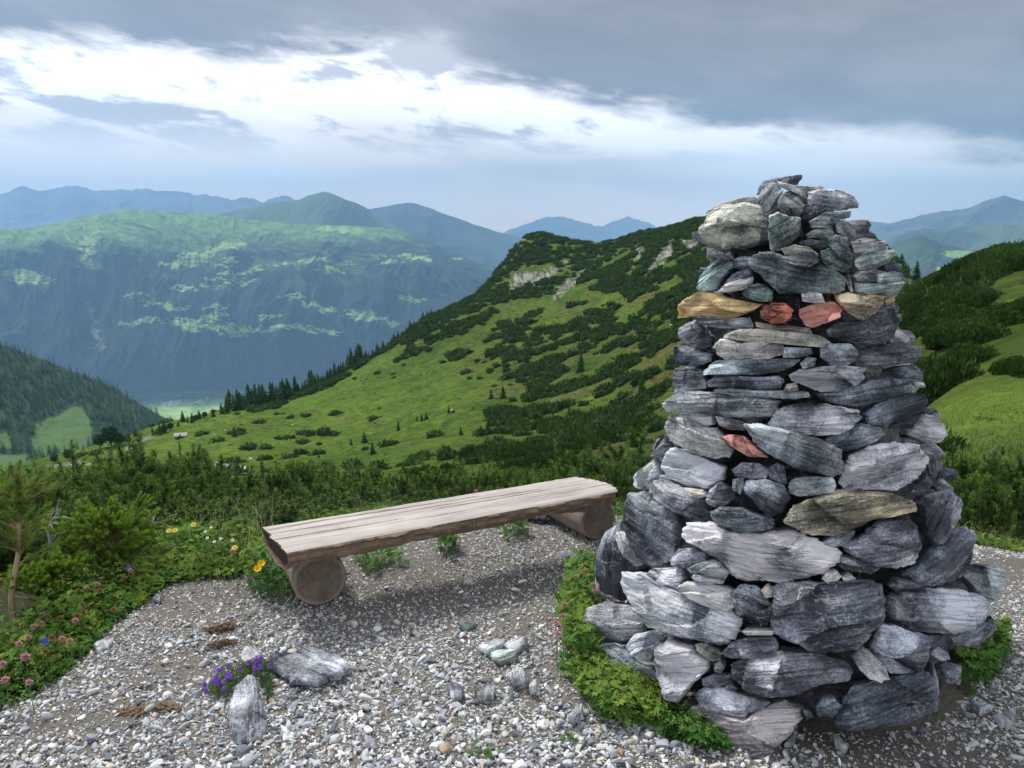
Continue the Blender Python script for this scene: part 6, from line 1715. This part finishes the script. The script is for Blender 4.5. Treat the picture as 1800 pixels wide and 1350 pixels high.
for i, (u_, v_, h_, lb) in enumerate([(196,786,36,"roundest broadleaf tree at the meadow rim"),(176,788,24,"broadleaf tree left of the roundest one at the rim"),(212,784,20,"small broadleaf tree right of the roundest one"),(120,810,18,"broadleaf tree by the track's upper end"),(96,815,16,"small tree at the far left meadow rim"),(290,762,14,"bushy tree on the rim left of the valley view"),(300,757,14,"bushy tree on the rim below the valley fields"),(345,742,12,"low round tree on the rim"),(360,736,12,"low round tree on the rim nearer the spruces")]):
    leaf_tree(u_, v_, h_, lb, i)

# boulders, hut and farmyard in the meadow
for i, (u_, v_, w_, lb) in enumerate([(513,748,6,"white boulder high in the bright meadow"),(495,780,7,"white boulder, right one of the lower meadow pair"),(465,780,5,"white boulder, left one of the lower meadow pair"),(378,766,4,"small white boulder near the hut"),(190,806,4,"white boulder by the farm track"),(676,695,4,"small pale boulder on the upper meadow"),(720,663,4,"pale boulder under the brown heath"),(745,658,5,"pale boulder on the heath rim"),(440,808,9,"flat pale rock patch low in the meadow"),(505,735,3,"tiny white boulder above the highest one"),(690,705,4,"pale stone on the middle meadow"),(395,757,6,"long grey rock right of the hut"),(1180,575,9,"grey rubble block beside the ochre slab on the slope"),(1190,565,7,"upper grey rubble block on the slope left of the cairn")]):
    P = hit_ground(u_, v_)
    if P is None: continue
    s_ = w_ / F * float(np.hypot(P[0], P[1])) * .5; rg = np.random.default_rng(i); vv_ = shard_variants(IV2, 1, rg)[0] * np.array([1, 1, 1.5])
    o = mesh("boulder", vv_ * s_, IF2, m_peb, np.full((len(vv_), 3), .62), False); o.location = P + [0, 0, s_ * .2]; tag(o, lb, "boulder", "pale boulders in the meadow")
def hut(u_, v_, wpx, label, name="hut", rot=.25, roofc=(.30, .29, .28), wallc=(.30, .27, .24)):
    P = hit_ground(u_, v_)
    if P is None: return
    L = wpx / F * float(np.hypot(P[0], P[1])); r = empty(name, P, label, "hut"); r.rotation_euler = (0, 0, rot)
    W_, H_, E_ = L * .5, L * .18, L * .36
    x0, y0 = L * .45, W_ * .45
    wv = np.array([(-x0, -y0, -.5), (x0, -y0, -.5), (x0, y0, -.5), (-x0, y0, -.5), (-x0, -y0, H_), (x0, -y0, H_), (x0, y0, H_), (-x0, y0, H_), (-x0, 0, E_ * .95), (x0, 0, E_ * .95)])
    mesh("wall", wv, [np.array([(0, 1, 5, 4), (1, 2, 6, 5), (2, 3, 7, 6), (3, 0, 4, 7)]), np.array([(5, 6, 9), (7, 4, 8)])], m_peb, np.full((10, 3), 1.0) * wallc, False, r)
    a_, t_ = L * .5, .012 * L
    rv = np.array([(-a_, -W_ * .55, H_ * .85), (a_, -W_ * .55, H_ * .85), (a_, 0, E_), (-a_, 0, E_), (-a_, W_ * .55, H_ * .85), (a_, W_ * .55, H_ * .85)]); rv2 = rv + [0, 0, t_ * 3]
    mesh("roof", np.concatenate([rv, rv2]), np.array([(0, 1, 2, 3), (3, 2, 5, 4), (6, 9, 8, 7), (9, 10, 11, 8), (0, 6, 7, 1), (4, 5, 11, 10), (0, 3, 9, 6), (3, 4, 10, 9), (1, 7, 8, 2), (2, 8, 11, 5)]), m_peb, np.full((12, 3), 1.0) * roofc, False, r)
    mesh("door", np.array([(-.12 * L, -y0 - .02, -.1), (.0, -y0 - .02, -.1), (.0, -y0 - .02, H_ * .8), (-.12 * L, -y0 - .02, H_ * .8), (-.12 * L, -y0 - .08, -.1), (.0, -y0 - .08, -.1), (.0, -y0 - .08, H_ * .8), (-.12 * L, -y0 - .08, H_ * .8)]), np.array([(4, 5, 6, 7), (0, 3, 2, 1), (0, 4, 7, 3), (1, 2, 6, 5), (3, 7, 6, 2)]), m_peb, np.full((8, 3), .06), False, r)
hut(318, 770, 21, "small low stone hut with grey roof alone in the bright meadow", roofc=(.42, .41, .40))
hut(395, 822, 16, "little wooden shed at the farmyard below the meadow", rot=-.1)
hut(795, 722, 7, "tiny white hut on the middle slope", rot=.6, roofc=(.6, .6, .6), wallc=(.6, .6, .6))
# earth bank wall of the yard
def bank(u0, v0, u1, v1, hpx, label):
    A_, B_ = hit_ground(u0, v0), hit_ground(u1, v1)
    if A_ is None or B_ is None: return
    n = 20; t = np.linspace(0, 1, n)[:, None]; c = A_ * (1 - t) + B_ * t; c[:, 2] = height(c[:, 0], c[:, 1]); h = hpx / F * float(np.hypot(A_[0], A_[1]))
    d = np.append((B_ - A_)[:2], 0); d /= np.linalg.norm(d); nrm = np.array([-d[1], d[0], 0])
    co = np.stack([c - nrm * .5 - [0, 0, .5], c - nrm * .35 + np.array([0, 0, h]), c + nrm * .35 + np.array([0, 0, h]), c + nrm * .5 - [0, 0, .5]], 1).reshape(-1, 3)
    o = mesh("retaining_wall", co, grid_faces(n, 4), m_peb, np.full((len(co), 3), 1.0) * (.50, .44, .36), False); tag(o, label, "wall")
bank(348, 822, 384, 822, 7, "pale earth retaining wall behind the farmyard")
bank(428, 836, 432, 822, 3, "short white kerb wall at the right side of the farmyard")

# wooded hill: forest too dense to count
rf_ = np.random.default_rng(99); rows_, cols_ = HP.shape[0] - 1, HP.shape[1]
pc, pf, pk, n0 = [], [], [], 0
lite = []
for k in range(5):
    ac, tr = spruce_geo(800 + k, 7, 6, .24); lite.append((np.concatenate(ac.c), np.concatenate(ac.f[3]), np.concatenate(ac.k)))
hu, hv_ = pix(HP)
for _ in range(6500):
    i = int(rows_ * rf_.uniform(.12, 1.0) ** .8) - 1; j = int(rf_.integers(0, cols_)); i = max(0, min(rows_ - 1, i))
    uu_, vv_ = hu[i, j], hv_[i, j]
    if uu_ < -60 or uu_ > 430: continue
    if any(inpoly(np.array(uu_), np.array(vv_), pl) for pl in CLEAR): continue
    p = HP[i, j] + np.array([rf_.normal(0, 4), rf_.normal(0, 4), -1.0]); h = rf_.uniform(11, 23); V0, F0, K0 = lite[int(rf_.integers(0, 5))]
    pc.append(V0 * [h, h, h] + p); pf.append(F0 + n0); n0 += len(V0); pk.append(K0 * rf_.uniform(.7, 1.6))
fo_ = mesh("spruce_forest", np.concatenate(pc), np.concatenate(pf), m_scrub, np.concatenate(pk), False); tag(fo_, kind='stuff')

# village houses on the valley floor
rv_ = np.random.default_rng(4)
hm = Acc(); x0 = np.array([(-1, -.7, 0), (1, -.7, 0), (1, .7, 0), (-1, .7, 0), (-1, -.7, 1), (1, -.7, 1), (1, .7, 1), (-1, .7, 1)], float)
wme = mesh("wall", np.concatenate([x0, [(-1, 0, 1.6), (1, 0, 1.6)]]), [np.array([(0, 1, 5, 4), (1, 2, 6, 5), (2, 3, 7, 6), (3, 0, 4, 7)]), np.array([(5, 6, 9), (7, 4, 8)])], m_peb, np.full((10, 3), .8), False)
rme = mesh("roof", np.array([(-1.1, -.9, .85), (1.1, -.9, .85), (1.1, 0, 1.75), (-1.1, 0, 1.75), (-1.1, .9, .85), (1.1, .9, .85), (-1.1, -.9, .75), (1.1, -.9, .75), (1.1, .9, .75), (-1.1, .9, .75)]), [np.array([(0, 1, 2, 3), (3, 2, 5, 4), (6, 7, 1, 0), (4, 5, 8, 9)])], m_peb, np.full((10, 3), 1.0) * (.55, .50, .47), False)
wd_, rd_ = wme.data, rme.data; bpy.data.objects.remove(wme); bpy.data.objects.remove(rme)
for i in range(64):
    if i < 44: u_ = rv_.uniform(286, 318); v_ = 714 - (u_ - 286) * .22 + rv_.uniform(-5, 4)
    elif i < 54: u_, v_ = rv_.uniform(303, 322), rv_.uniform(692, 698)
    else: u_, v_ = rv_.uniform(330, 440), rv_.uniform(688, 712)
    p = gnd(u_, v_, -1294.0); r = empty("house", p, None, None)
    tag(r, "tiny pale house in the village at the foot of the valley" if i < 44 else ("tiny pale house in the hamlet above the village" if i < 54 else "tiny pale farmhouse scattered in the valley fields"), "house", "houses on the valley floor")
    for nme, me in (("wall", wd_), ("roof", rd_)):
        o = bpy.data.objects.new(nme, me); COL.objects.link(o); o.parent = r
    s_ = rv_.uniform(6, 12); r.scale = (s_, s_, s_ * .8); r.rotation_euler = (0, 0, rv_.uniform(0, 3.1))
